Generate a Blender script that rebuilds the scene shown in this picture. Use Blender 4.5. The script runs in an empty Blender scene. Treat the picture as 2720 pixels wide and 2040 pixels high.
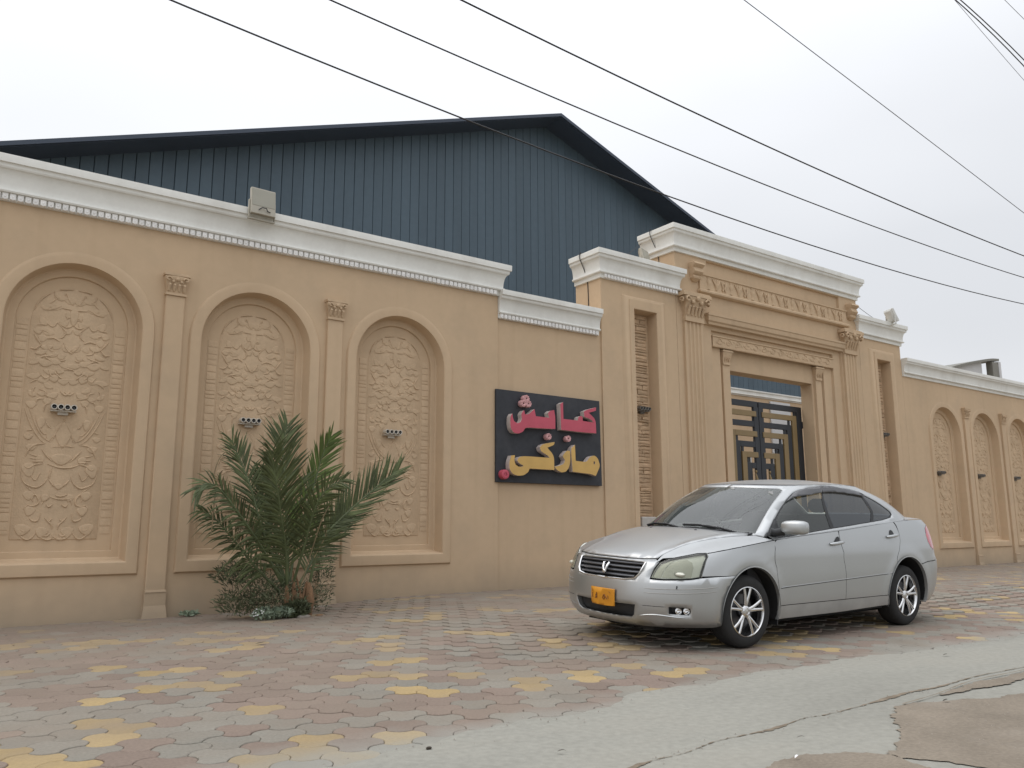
import bpy, bmesh, math, random
import numpy as np
from mathutils import Vector, Matrix
from mathutils.geometry import delaunay_2d_cdt

random.seed(7)
scene = bpy.context.scene
COL = scene.collection
PI = math.pi

# ------------------------------------------------------------------ camera
cam_data = bpy.data.cameras.new('camera'); cam = bpy.data.objects.new('camera', cam_data); COL.objects.link(cam)
_r = Vector((0.813338, -0.581781, -0.003446)); _u = Vector((-0.097229, -0.141762, 0.985114)); _f = Vector((0.573609, 0.800896, 0.171867))
cam.matrix_world = Matrix(((_r.x, _u.x, -_f.x, 0), (_r.y, _u.y, -_f.y, 0), (_r.z, _u.z, -_f.z, 1.0774), (0, 0, 0, 1)))
cam_data.sensor_width = 36; cam_data.lens = 28.456; cam_data.clip_start = .05; cam_data.clip_end = 3000
scene.camera = cam

# ------------------------------------------------------------------ sky, sun, exposure
SUN_EL, SUN_AZ = math.radians(56), math.radians(-62)      # azimuth from +Y towards +X
world = bpy.data.worlds.new('World'); scene.world = world; world.use_nodes = True
nt = world.node_tree; nt.nodes.clear()
N = nt.nodes.new; Lk = nt.links.new
out = N('ShaderNodeOutputWorld'); mix = N('ShaderNodeMixShader'); b1 = N('ShaderNodeBackground'); b2 = N('ShaderNodeBackground')
sky = N('ShaderNodeTexSky'); sky.sky_type = 'NISHITA'; sky.sun_disc = False; sky.sun_elevation = SUN_EL; sky.sun_rotation = SUN_AZ
sky.dust_density = 6; sky.air_density = 1.2
b1.inputs[1].default_value = .08
tc = N('ShaderNodeTexCoord'); nz = N('ShaderNodeTexNoise'); nz.inputs['Scale'].default_value = 1.3; nz.inputs['Detail'].default_value = 3
mp = N('ShaderNodeMapping'); mp.inputs['Scale'].default_value = (1, 1, 2.6)
cr = N('ShaderNodeValToRGB'); cr.color_ramp.elements[0].position = .32; cr.color_ramp.elements[1].position = .64
cr.color_ramp.elements[0].color = (.70, .715, .745, 1); cr.color_ramp.elements[1].color = (.80, .815, .845, 1)
# overcast sky: even near the horizon, brighter overhead
sep = N('ShaderNodeSeparateXYZ'); pw = N('ShaderNodeMath'); pw.operation = 'POWER'; pw.inputs[1].default_value = 3; pw.use_clamp = False
ab = N('ShaderNodeMath'); ab.operation = 'MAXIMUM'; ab.inputs[1].default_value = 0
ma = N('ShaderNodeMath'); ma.operation = 'MULTIPLY_ADD'; ma.inputs[1].default_value = 1.3; ma.inputs[2].default_value = 1
mul = N('ShaderNodeMixRGB'); mul.blend_type = 'MULTIPLY'; mul.inputs[0].default_value = 1
Lk(tc.outputs['Generated'], mp.inputs[0]); Lk(mp.outputs[0], nz.inputs['Vector']); Lk(nz.outputs['Fac'], cr.inputs[0])
Lk(tc.outputs['Generated'], sep.inputs[0]); Lk(sep.outputs['Z'], ab.inputs[0]); Lk(ab.outputs[0], pw.inputs[0]); Lk(pw.outputs[0], ma.inputs[0])
Lk(cr.outputs[0], mul.inputs[1]); Lk(ma.outputs[0], mul.inputs[2]); 
dt = N('ShaderNodeVectorMath'); dt.operation = 'DOT_PRODUCT'; dt.inputs[1].default_value = (math.sin(SUN_AZ)*math.cos(SUN_EL), math.cos(SUN_AZ)*math.cos(SUN_EL), math.sin(SUN_EL))
gl = N('ShaderNodeMath'); gl.operation = 'MULTIPLY_ADD'; gl.inputs[1].default_value = .16; gl.inputs[2].default_value = .96
mu2 = N('ShaderNodeMixRGB'); mu2.blend_type = 'MULTIPLY'; mu2.inputs[0].default_value = 1
Lk(tc.outputs['Generated'], dt.inputs[0]); Lk(dt.outputs['Value'], gl.inputs[0]); Lk(mul.outputs[0], mu2.inputs[1]); Lk(gl.outputs[0], mu2.inputs[2]); Lk(mu2.outputs[0], b2.inputs[0])
b2.inputs[1].default_value = 1.03
Lk(sky.outputs[0], b1.inputs[0]); mix.inputs[0].default_value = .88
Lk(b1.outputs[0], mix.inputs[1]); Lk(b2.outputs[0], mix.inputs[2]); Lk(mix.outputs[0], out.inputs[0])
sl = bpy.data.lights.new('sun', 'SUN'); sl.energy = .5; sl.angle = math.radians(40); sl.color = (1, .96, .9)
sun = bpy.data.objects.new('sun', sl); COL.objects.link(sun)
sun.rotation_euler = Vector((-math.sin(SUN_AZ)*math.cos(SUN_EL), -math.cos(SUN_AZ)*math.cos(SUN_EL), -math.sin(SUN_EL))).to_track_quat('-Z', 'Y').to_euler()
vs = scene.view_settings; vs.view_transform = 'Standard'; vs.look = 'None'; vs.exposure = 0.26; vs.gamma = 1; vs.use_curve_mapping = False
scene.cycles.max_bounces = 8; scene.cycles.transparent_max_bounces = 12; scene.cycles.caustics_reflective = False; scene.cycles.caustics_refractive = False

# ------------------------------------------------------------------ materials
def mat(name, col, rough=.8, metal=0, var=0, vscale=3, var2=0, v2scale=40, bump=0, bscale=80, stain=0, stain_col=(.2, .16, .12), stretch=(1, 1, 1), coat=0, rnd=0, spec=.5, coord='world', island=0, dust=None, grime=0):
    """procedural surface: base colour with soft variation, stains and fine relief"""
    m = bpy.data.materials.new(name); m.use_nodes = True; t = m.node_tree; b = t.nodes['Principled BSDF']
    n = t.nodes.new; l = t.links.new
    b.inputs['Roughness'].default_value = rough; b.inputs['Metallic'].default_value = metal; b.inputs['Coat Weight'].default_value = coat
    b.inputs['Coat Roughness'].default_value = .08; b.inputs['Specular IOR Level'].default_value = spec
    b.inputs['Base Color'].default_value = (*col, 1)
    if coord == 'world':
        g = n('ShaderNodeNewGeometry'); vec = g.outputs['Position']
    else:
        g = n('ShaderNodeTexCoord'); vec = g.outputs['Object']
    if stretch != (1, 1, 1):
        mp = n('ShaderNodeMapping'); mp.inputs['Scale'].default_value = stretch; l(vec, mp.inputs[0]); vec2 = mp.outputs[0]
    else: vec2 = vec
    cur = None
    def scaled(src, fac_sock, amt):
        mrn = n('ShaderNodeMapRange'); mrn.inputs['From Min'].default_value = .25; mrn.inputs['From Max'].default_value = .75
        mrn.inputs['To Min'].default_value = 1-amt; mrn.inputs['To Max'].default_value = 1+amt; l(fac_sock, mrn.inputs[0])
        mx = n('ShaderNodeMixRGB'); mx.blend_type = 'MULTIPLY'; mx.inputs[0].default_value = 1
        if src is None: mx.inputs[1].default_value = (*col, 1)
        else: l(src, mx.inputs[1])
        l(mrn.outputs[0], mx.inputs[2]); return mx.outputs[0]
    def noise(sc, det, v):
        q = n('ShaderNodeTexNoise'); q.inputs['Scale'].default_value = sc; q.inputs['Detail'].default_value = det; l(v, q.inputs['Vector']); return q.outputs['Fac']
    if var: cur = scaled(cur, noise(vscale, 5, vec2), var)
    if var2: cur = scaled(cur, noise(v2scale, 4, vec), var2)
    if rnd:
        oi = n('ShaderNodeObjectInfo'); m2 = n('ShaderNodeMapRange'); m2.inputs['To Min'].default_value = .25; m2.inputs['To Max'].default_value = .75; l(oi.outputs['Random'], m2.inputs[0]); cur = scaled(cur, m2.outputs[0], rnd)
    if island:
        gi = n('ShaderNodeNewGeometry'); m2 = n('ShaderNodeMapRange'); m2.inputs['To Min'].default_value = .25; m2.inputs['To Max'].default_value = .75; l(gi.outputs['Random Per Island'], m2.inputs[0]); cur = scaled(cur, m2.outputs[0], island)
    if stain:
        rp = n('ShaderNodeValToRGB'); rp.color_ramp.elements[0].position = .52; rp.color_ramp.elements[1].position = .78
        rp.color_ramp.elements[0].color = (0, 0, 0, 1); rp.color_ramp.elements[1].color = (stain, stain, stain, 1)
        l(noise(vscale*.6+.37, 8, vec2), rp.inputs[0])
        mx = n('ShaderNodeMixRGB'); l(rp.outputs[0], mx.inputs[0])
        if cur is None: mx.inputs[1].default_value = (*col, 1)
        else: l(cur, mx.inputs[1])
        mx.inputs[2].default_value = (*stain_col, 1); cur = mx.outputs[0]
    if grime:  # faint rain streaks, and splash dirt rising from the ground
        g3 = n('ShaderNodeNewGeometry'); mp3 = n('ShaderNodeMapping'); mp3.inputs['Scale'].default_value = (4.2, 4.2, .2); l(g3.outputs['Position'], mp3.inputs[0])
        r3 = n('ShaderNodeValToRGB'); r3.color_ramp.elements[0].position = .54; r3.color_ramp.elements[1].position = .80; r3.color_ramp.elements[0].color = (0, 0, 0, 1); r3.color_ramp.elements[1].color = (grime, grime, grime, 1)
        l(noise(1.0, 6, mp3.outputs[0]), r3.inputs[0]); mx = n('ShaderNodeMixRGB'); mx.blend_type = 'MULTIPLY'; l(r3.outputs[0], mx.inputs[0]); l(cur, mx.inputs[1]); mx.inputs[2].default_value = (.62, .58, .54, 1); cur = mx.outputs[0]
        s3 = n('ShaderNodeSeparateXYZ'); l(g3.outputs['Position'], s3.inputs[0]); m3 = n('ShaderNodeMapRange'); m3.inputs['From Min'].default_value = .55; m3.inputs['From Max'].default_value = -.05; m3.inputs['To Min'].default_value = -.45; m3.inputs['To Max'].default_value = .5; l(s3.outputs['Z'], m3.inputs[0])
        a3 = n('ShaderNodeMath'); a3.operation = 'MULTIPLY_ADD'; a3.use_clamp = True; a3.inputs[1].default_value = .9; l(noise(2.2, 8, vec), a3.inputs[0]); l(m3.outputs[0], a3.inputs[2])
        a4 = n('ShaderNodeMath'); a4.operation = 'MULTIPLY'; a4.inputs[1].default_value = .75; l(a3.outputs[0], a4.inputs[0])
        mx = n('ShaderNodeMixRGB'); l(a4.outputs[0], mx.inputs[0]); l(cur, mx.inputs[1]); mx.inputs[2].default_value = (.31, .255, .19, 1); cur = mx.outputs[0]
    if dust:   # blown dust lying thicker towards the wall, cement slurry along the road edge
        gp_ = n('ShaderNodeNewGeometry'); sx = n('ShaderNodeSeparateXYZ'); l(gp_.outputs['Position'], sx.inputs[0])
        for lo, hi, mx_, colr, sc in ((4.3, 9.5, .74, (.245, .202, .160), 1.1), (4.30, 3.80, .7, (.29, .285, .255), 2.6)):
            mr_ = n('ShaderNodeMapRange'); mr_.inputs['From Min'].default_value = lo; mr_.inputs['From Max'].default_value = hi; mr_.inputs['To Min'].default_value = .33 if hi > lo else -.3; mr_.inputs['To Max'].default_value = mx_; l(sx.outputs['Y'], mr_.inputs[0])
            a2 = n('ShaderNodeMath'); a2.operation = 'ADD'; a2.use_clamp = False; l(mr_.outputs[0], a2.inputs[0])
            nz2 = n('ShaderNodeMath'); nz2.operation = 'MULTIPLY_ADD'; nz2.inputs[1].default_value = 1.3; nz2.inputs[2].default_value = -.65; l(noise(sc, 6, vec), nz2.inputs[0]); l(nz2.outputs[0], a2.inputs[1])
            cl = n('ShaderNodeClamp'); cl.inputs['Max'].default_value = .88; l(a2.outputs[0], cl.inputs[0])
            mx = n('ShaderNodeMixRGB'); l(cl.outputs[0], mx.inputs[0]); l(cur, mx.inputs[1]); mx.inputs[2].default_value = (*colr, 1); cur = mx.outputs[0]
    if cur is not None: l(cur, b.inputs['Base Color'])
    if bump:
        bp = n('ShaderNodeBump'); bp.inputs['Strength'].default_value = bump; bp.inputs['Distance'].default_value = .01
        l(noise(bscale, 6, vec), bp.inputs['Height']); l(bp.outputs[0], b.inputs['Normal'])
    return m

def glass_mat(name, tint, rough=.02, film=0.0, gloss=1.0, film_col=(.5, .52, .5), ior=1.5):
    m = bpy.data.materials.new(name); m.use_nodes = True; t = m.node_tree; t.nodes.clear(); n = t.nodes.new; l = t.links.new
    o = n('ShaderNodeOutputMaterial'); tr = n('ShaderNodeBsdfTransparent'); gl = n('ShaderNodeBsdfGlossy'); mx = n('ShaderNodeMixShader'); fr = n('ShaderNodeFresnel')
    tr.inputs[0].default_value = (*tint, 1); gl.inputs['Roughness'].default_value = rough; gl.inputs[0].default_value = (gloss, gloss, gloss, 1)
    fr.inputs[0].default_value = ior
    l(fr.outputs[0], mx.inputs[0]); l(tr.outputs[0], mx.inputs[1]); l(gl.outputs[0], mx.inputs[2]); 
    if film:
        df = n('ShaderNodeBsdfDiffuse'); df.inputs[0].default_value = (*film_col, 1); m2 = n('ShaderNodeMixShader'); m2.inputs[0].default_value = film
        l(mx.outputs[0], m2.inputs[1]); l(df.outputs[0], m2.inputs[2]); l(m2.outputs[0], o.inputs[0])
    else: l(mx.outputs[0], o.inputs[0])
    return m

TAN = (.548, .408, .270)
M = {}
M['plaster'] = mat('tan_plaster', TAN, .88, var=.07, vscale=.55, var2=.025, v2scale=9, bump=.12, bscale=160, stain=.25, stain_col=(.46, .335, .215), stretch=(1, 1, .35), spec=.2, grime=.2)
M['carved'] = mat('tan_carved_plaster', (.538, .401, .266), .92, var=.08, vscale=5, var2=.06, v2scale=30, bump=.35, bscale=60, spec=.15)
M['stone'] = mat('tan_split_stone', (.50, .36, .235), .92, var=.15, vscale=7, var2=.10, v2scale=45, bump=.5, bscale=50, rnd=.16, stain=.4, stain_col=(.33, .23, .15), spec=.15)
M['white'] = mat('white_cornice_paint', (.74, .74, .70), .62, var=.05, vscale=1.2, var2=.03, v2scale=20, stain=.30, stain_col=(.46, .44, .40), stretch=(1, 1, .3), spec=.3, grime=.2)
M['dentil'] = mat('white_dentil_paint', (.80, .79, .77), .7, var=.08, vscale=14, var2=.06, v2scale=60, rnd=.06, spec=.25)
M['blue'] = mat('blue_sheet_metal', (.070, .106, .136), .48, metal=.1, var=.10, vscale=.5, var2=.05, v2scale=6, stretch=(3, 3, .25), rnd=.06, spec=.4)
M['blue_dark'] = mat('dark_blue_sheet', (.062, .085, .122), .5, metal=.1, var=.08, vscale=1, spec=.3)
M['black'] = mat('black_gate_paint', (.022, .026, .033), .45, var=.15, vscale=3, spec=.4)
M['gold'] = mat('gold_gate_paint', (.235, .165, .075), .45, metal=.2, var=.10, vscale=2, spec=.5)
M['board'] = mat('dark_sign_board', (.034, .037, .044), .62, var=.2, vscale=2.2, var2=.12, v2scale=14, stain=.4, stain_col=(.105, .105, .11), spec=.35)
M['pink'] = mat('pink_letter_face', (.50, .085, .125), .5, var=.07, vscale=6, spec=.4)
M['yellow'] = mat('gold_letter_face', (.58, .37, .115), .5, var=.10, vscale=4, spec=.4)
M['letter_side'] = mat('pale_letter_side', (.55, .47, .43), .6, var=.08, vscale=8)
M['pinkrough'] = mat('pink_white_bead', (.60, .33, .33), .7, var=.35, vscale=40)
M['lamp_body'] = mat('lamp_cast_metal', (.56, .52, .45), .5, metal=.1, var=.1, vscale=30)
M['lamp_grey'] = mat('dark_lamp_metal', (.15, .14, .125), .6, var=.2, vscale=30)  # darker grey lamp metal for the tower and far right lights
M['verge'] = mat('dark_verge_sheet', (.042, .058, .086), .5, metal=.1)
M['lamp_dark'] = mat('lamp_lens', (.012, .015, .018), .15)
M['flood'] = mat('beige_floodlight', (.40, .375, .31), .5, var=.06, vscale=8)
M['flood_glass'] = mat('floodlight_glass', (.33, .32, .265), .2, var=.05, vscale=5)
M['flood_white'] = mat('white_floodlight', (.60, .60, .57), .5, var=.05, vscale=8)
M['cable'] = mat('black_cable', (.018, .018, .02), .6)
M['cable_grey'] = mat('grey_cable', (.07, .075, .085), .6)
M['pgrey'] = mat('grey_paver', (.245, .238, .208), .93, var=.10, vscale=2.0, var2=.18, v2scale=55, bump=.45, bscale=120, rnd=.10, island=.09, stain=.75, stain_col=(.22, .185, .15), dust=1, spec=.15)
M['pred'] = mat('red_paver', (.232, .178, .150), .93, var=.10, vscale=2.0, var2=.18, v2scale=55, bump=.45, bscale=120, rnd=.12, island=.10, stain=.7, stain_col=(.215, .18, .145), dust=1, spec=.15)
M['pyel'] = mat('yellow_paver', (.41, .30, .14), .93, var=.12, vscale=3.0, var2=.14, v2scale=55, bump=.35, bscale=120, rnd=.16, island=.14, stain=.6, stain_col=(.30, .24, .17), dust=1, spec=.15)
M['joint'] = mat('dusty_joint_sand', (.215, .182, .15), .97, var=.2, vscale=8, spec=.1)
M['concrete'] = mat('pale_concrete', (.285, .279, .246), .95, var=.13, vscale=.9, var2=.10, v2scale=24, bump=.45, bscale=70, stain=.45, stain_col=(.27, .25, .21), stretch=(.55, 1.3, 1), spec=.12)
M['dirt'] = mat('brown_dirt', (.225, .192, .153), .97, var=.14, vscale=2.5, var2=.14, v2scale=50, bump=.6, bscale=60, stain=.35, stain_col=(.32, .29, .25), spec=.1)
M['crack'] = mat('crack_earth', (.20, .165, .125), .98, var=.3, vscale=12, spec=.1)
M['ground'] = mat('sandy_ground', (.29, .25, .20), .97, var=.15, vscale=.6, var2=.1, v2scale=8, spec=.1)
M['leaf'] = mat('palm_green', (.088, .108, .044), .55, var=.35, vscale=4, var2=.2, v2scale=25, island=.3, spec=.35)
M['leaf_bright'] = mat('palm_bright_green', (.115, .165, .045), .5, var=.3, vscale=4, island=.3, spec=.35)
M['leaf_dry'] = mat('dry_palm_leaf', (.26, .20, .11), .7, var=.3, vscale=8, island=.25)
M['rachis'] = mat('palm_stalk', (.10, .125, .055), .5, var=.25, vscale=7)
M['trunk'] = mat('dry_palm_stub', (.20, .115, .06), .9, var=.35, vscale=14, var2=.2, v2scale=60, bump=.7, bscale=60)
M['weed'] = mat('weed_green', (.085, .098, .048), .75, var=.35, vscale=6, island=.35)
M['weed_pale'] = mat('pale_weed', (.22, .27, .19), .7, var=.3, vscale=9, island=.3)
M['flower'] = mat('white_weed_flower', (.72, .72, .72), .7)
M['pebble'] = mat('pebble', (.28, .25, .215), .9, var=.2, vscale=20)
M['leaf_litter'] = mat('dead_leaf', (.04, .032, .022), .9)
M['greywhite'] = mat('pale_sheet', (.55, .555, .56), .6, var=.05, vscale=2)
M['greystone'] = mat('grey_block', (.42, .40, .37), .85, var=.1, vscale=8)
M['greydark'] = mat('grey_post', (.20, .195, .17), .7, var=.1, vscale=3)

# ------------------------------------------------------------------ helpers
class MB:
    """collects shapes into one mesh"""
    def __init__(s): s.v, s.f, s.mi = [], [], []
    def add(s, vs, fs, mi=0):
        o = len(s.v); s.v += [tuple(map(float, p)) for p in vs]; s.f += [tuple(i+o for i in f) for f in fs]; s.mi += [mi]*len(fs); return s
    def box(s, x0, x1, y0, y1, z0, z1, mi=0):
        return s.add([(x0,y0,z0),(x1,y0,z0),(x1,y1,z0),(x0,y1,z0),(x0,y0,z1),(x1,y0,z1),(x1,y1,z1),(x0,y1,z1)],
                     [(0,3,2,1),(4,5,6,7),(0,1,5,4),(1,2,6,5),(2,3,7,6),(3,0,4,7)], mi)
    def loops(s, L, close=True, cap0=False, cap1=False, mi=0):
        n = len(L[0]); vs = [p for q in L for p in q]; fs = []
        for a in range(len(L)-1):
            for i in range(n if close else n-1):
                j = (i+1) % n; fs.append((a*n+i, a*n+j, (a+1)*n+j, (a+1)*n+i))
        if cap0: fs.append(tuple(range(n-1, -1, -1)))
        if cap1: fs.append(tuple((len(L)-1)*n+i for i in range(n)))
        return s.add(vs, fs, mi)
    def tube(s, path, r, n=6, cap=True, flat=None, mi=0):
        P = [Vector(p) for p in path]; R = r if isinstance(r, (list, tuple)) else [r]*len(P); L = []
        up = Vector((0, 0, 1)); prev = None
        for i, p in enumerate(P):
            t = (P[min(i+1, len(P)-1)] - P[max(i-1, 0)]).normalized()
            a = t.cross(up if abs(t.z) < .95 else Vector((1, 0, 0))) if prev is None else prev - t*prev.dot(t)
            if a.length < 1e-6: a = t.orthogonal()
            a.normalize(); prev = a; b = t.cross(a)
            L.append([p + (a*math.cos(2*PI*k/n) + b*math.sin(2*PI*k/n))*R[i] for k in range(n)])
        if flat: L = [[Vector((q.x, flat[0]+(q.y-flat[0])*flat[1], q.z)) for q in l] for l in L]
        return s.loops(L, True, cap, cap, mi)
    def lathe(s, prof, n=24, M4=None, mi=0):
        """profile (radius, height) round local Z"""
        M4 = M4 or Matrix(); L = []
        for r, z in prof: L.append([M4 @ Vector((r*math.cos(2*PI*k/n), r*math.sin(2*PI*k/n), z)) for k in range(n)])
        return s.loops(L, True, False, False, mi)
    def ell(s, c, rx, ry, rz, n=10, m=6, mi=0, jit=0):
        L = []
        for a in range(1, m):
            th = PI*a/m; L.append([(c[0]+rx*math.sin(th)*math.cos(2*PI*k/n)*(1+random.uniform(-jit, jit)), c[1]+ry*math.sin(th)*math.sin(2*PI*k/n)*(1+random.uniform(-jit, jit)), c[2]+rz*math.cos(th)) for k in range(n)])
        return s.loops(L, True, True, True, mi)
    def build(s, name, material, parent=None, smooth=None, kind=None, label=None, cat=None, group=None, loc=None):
        me = bpy.data.meshes.new(name); me.from_pydata(s.v, [], s.f); me.update()
        for m_ in (material if isinstance(material, (list, tuple)) else [material]): me.materials.append(m_)
        if len(me.materials) > 1: me.polygons.foreach_set('material_index', s.mi)
        if smooth:
            bm = bmesh.new(); bm.from_mesh(me); bmesh.ops.recalc_face_normals(bm, faces=bm.faces); bm.to_mesh(me); bm.free()
            me.polygons.foreach_set('use_smooth', [True]*len(me.polygons)); me.set_sharp_from_angle(angle=math.radians(smooth))
        else:
            bm = bmesh.new(); bm.from_mesh(me); bmesh.ops.recalc_face_normals(bm, faces=bm.faces); bm.to_mesh(me); bm.free()
        return link(name, me, parent, kind, label, cat, group, loc)
def link(name, me, parent=None, kind=None, label=None, cat=None, group=None, loc=None):
    o = bpy.data.objects.new(name, me); COL.objects.link(o)
    if parent: o.parent = parent
    if loc: o.location = loc
    tag(o, label, cat, group, kind); return o
def tag(o, label=None, cat=None, group=None, kind=None):
    if label: o['label'] = label
    if cat: o['category'] = cat
    if group: o['group'] = group
    if kind: o['kind'] = kind
    return o
def thing(name, label, cat, loc=(0, 0, 0), rz=0, group=None):
    o = bpy.data.objects.new(name, None); COL.objects.link(o); o.location = loc; o.rotation_euler = (0, 0, rz); o.empty_display_size = .2
    return tag(o, label, cat, group)
def bevel(o, w=.012, seg=2):
    b = o.modifiers.new('bevel', 'BEVEL'); b.width = w; b.segments = seg; b.limit_method = 'ANGLE'; b.angle_limit = math.radians(40); return o
def kids(o): return [c for c in bpy.data.objects if c.parent == o]
def copy_tree(o, loc=None, label=None, group=None, parent=None):
    c = o.copy(); COL.objects.link(c)
    if parent: c.parent = parent
    if loc: c.location = loc
    if label: c['label'] = label
    if group: c['group'] = group
    for k in kids(o): copy_tree(k, parent=c)
    return c
def inside(pt, poly):
    x, y = pt; r = False; n = len(poly); j = n-1
    for i in range(n):
        xi, yi = poly[i]; xj, yj = poly[j]
        if (yi > y) != (yj > y) and x < (xj-xi)*(y-yi)/(yj-yi)+xi: r = not r
        j = i
    return r
def dens(poly, step):
    o = []
    for i in range(len(poly)):
        a, b = poly[i], poly[(i+1) % len(poly)]; d = math.hypot(b[0]-a[0], b[1]-a[1]); k = max(1, int(math.ceil(d/step)))
        for q in range(k): o.append((a[0]+(b[0]-a[0])*q/k, a[1]+(b[1]-a[1])*q/k))
    return o
def tri2d(outer, holes=(), step=None, bstep=None):
    """constrained triangulation of a polygon with holes, with inner grid points if step is given"""
    bs = bstep or step
    O = dens(outer, bs) if bs else list(outer); H = [dens(h, bs) if bs else list(h) for h in holes]
    pts, edges = [], []
    for lp in [O]+H:
        o = len(pts); pts += lp; edges += [(o+i, o+(i+1) % len(lp)) for i in range(len(lp))]
    if step:
        B = np.array(pts); x0, y0 = B.min(0); x1, y1 = B.max(0)
        yy = y0+step*.5
        while yy < y1:
            xx = x0+step*.5
            while xx < x1:
                if np.min((B[:, 0]-xx)**2+(B[:, 1]-yy)**2) > (step*.42)**2 and inside((xx, yy), O) and not any(inside((xx, yy), h) for h in H): pts.append((xx, yy))
                xx += step
            yy += step
    r = delaunay_2d_cdt([Vector(q) for q in pts], edges, [], 0, 1e-6)
    V = [tuple(q) for q in r[0]]; F = []
    for f in r[2]:
        c = (sum(V[i][0] for i in f)/len(f), sum(V[i][1] for i in f)/len(f))
        if inside(c, O) and not any(inside(c, h) for h in H): F.append(tuple(f))
    return V, F
def patch(name, fn, outer, holes, material, parent, step=.06, off=0, thick=0, label=None, bstep=None, face=None):
    """a curved panel: polygon in parameter space lifted by fn, with exact normals"""
    V, F = tri2d(outer, holes, step, bstep); e = 1e-3; P, Nn = [], []
    for a, b in V:
        p = Vector(fn(a, b)); da = Vector(fn(a+e, b))-Vector(fn(a-e, b)); db = Vector(fn(a, b+e))-Vector(fn(a, b-e))
        nn = da.cross(db)
        if nn.length < 1e-12: nn = Vector((0, 0, 1))
        nn.normalize()
        ref = face(p) if face else Vector((p.x-1.35, p.y*1.6, (p.z-.55)*2.2))
        if nn.dot(ref) < 0: nn = -nn
        P.append(p+nn*off); Nn.append(nn)
    FF = []
    for f in F:
        a, b, c = P[f[0]], P[f[1]], P[f[2]]; g = (b-a).cross(c-a); m = Nn[f[0]]+Nn[f[1]]+Nn[f[2]]
        FF.append(f if g.dot(m) >= 0 else f[::-1])
    me = bpy.data.meshes.new(name); me.from_pydata(P, [], FF); me.update(); me.materials.append(material)
    me.polygons.foreach_set('use_smooth', [True]*len(me.polygons))
    me.normals_split_custom_set_from_vertices(Nn)
    o = link(name, me, parent, label=label)
    if thick:
        s_ = o.modifiers.new('thickness', 'SOLIDIFY'); s_.thickness = thick; s_.offset = -1
    return o
def catmull(P, n=6):
    P = [Vector(p) for p in P]; Q = []
    for i in range(len(P)-1):
        a, b, c, d = P[max(i-1, 0)], P[i], P[i+1], P[min(i+2, len(P)-1)]
        for k in range(n):
            t = k/n; Q.append(.5*((2*b)+(c-a)*t+(2*a-5*b+4*c-d)*t*t+(3*b-a-3*c+d)*t**3))
    return Q+[P[-1]]
def sweep(mb, path, prof, closed_prof=True, mi=0, caps=True):
    """profile (outward, z) swept along a plan path (left to right seen from the street, outward = towards -Y side), mitred"""
    L = []
    for i, p in enumerate(path):
        def nrm(a, b):
            d = Vector((b[0]-a[0], b[1]-a[1])).normalized(); return Vector((d.y, -d.x))
        if i == 0: m = nrm(path[0], path[1])
        elif i == len(path)-1: m = nrm(path[-2], path[-1])
        else:
            n1, n2 = nrm(path[i-1], p), nrm(p, path[i+1]); m = (n1+n2)/(1+n1.dot(n2))
        L.append([(p[0]+m.x*o, p[1]+m.y*o, z) for o, z in prof])
    mb.loops(L, closed_prof, caps, caps, mi); return mb

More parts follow.
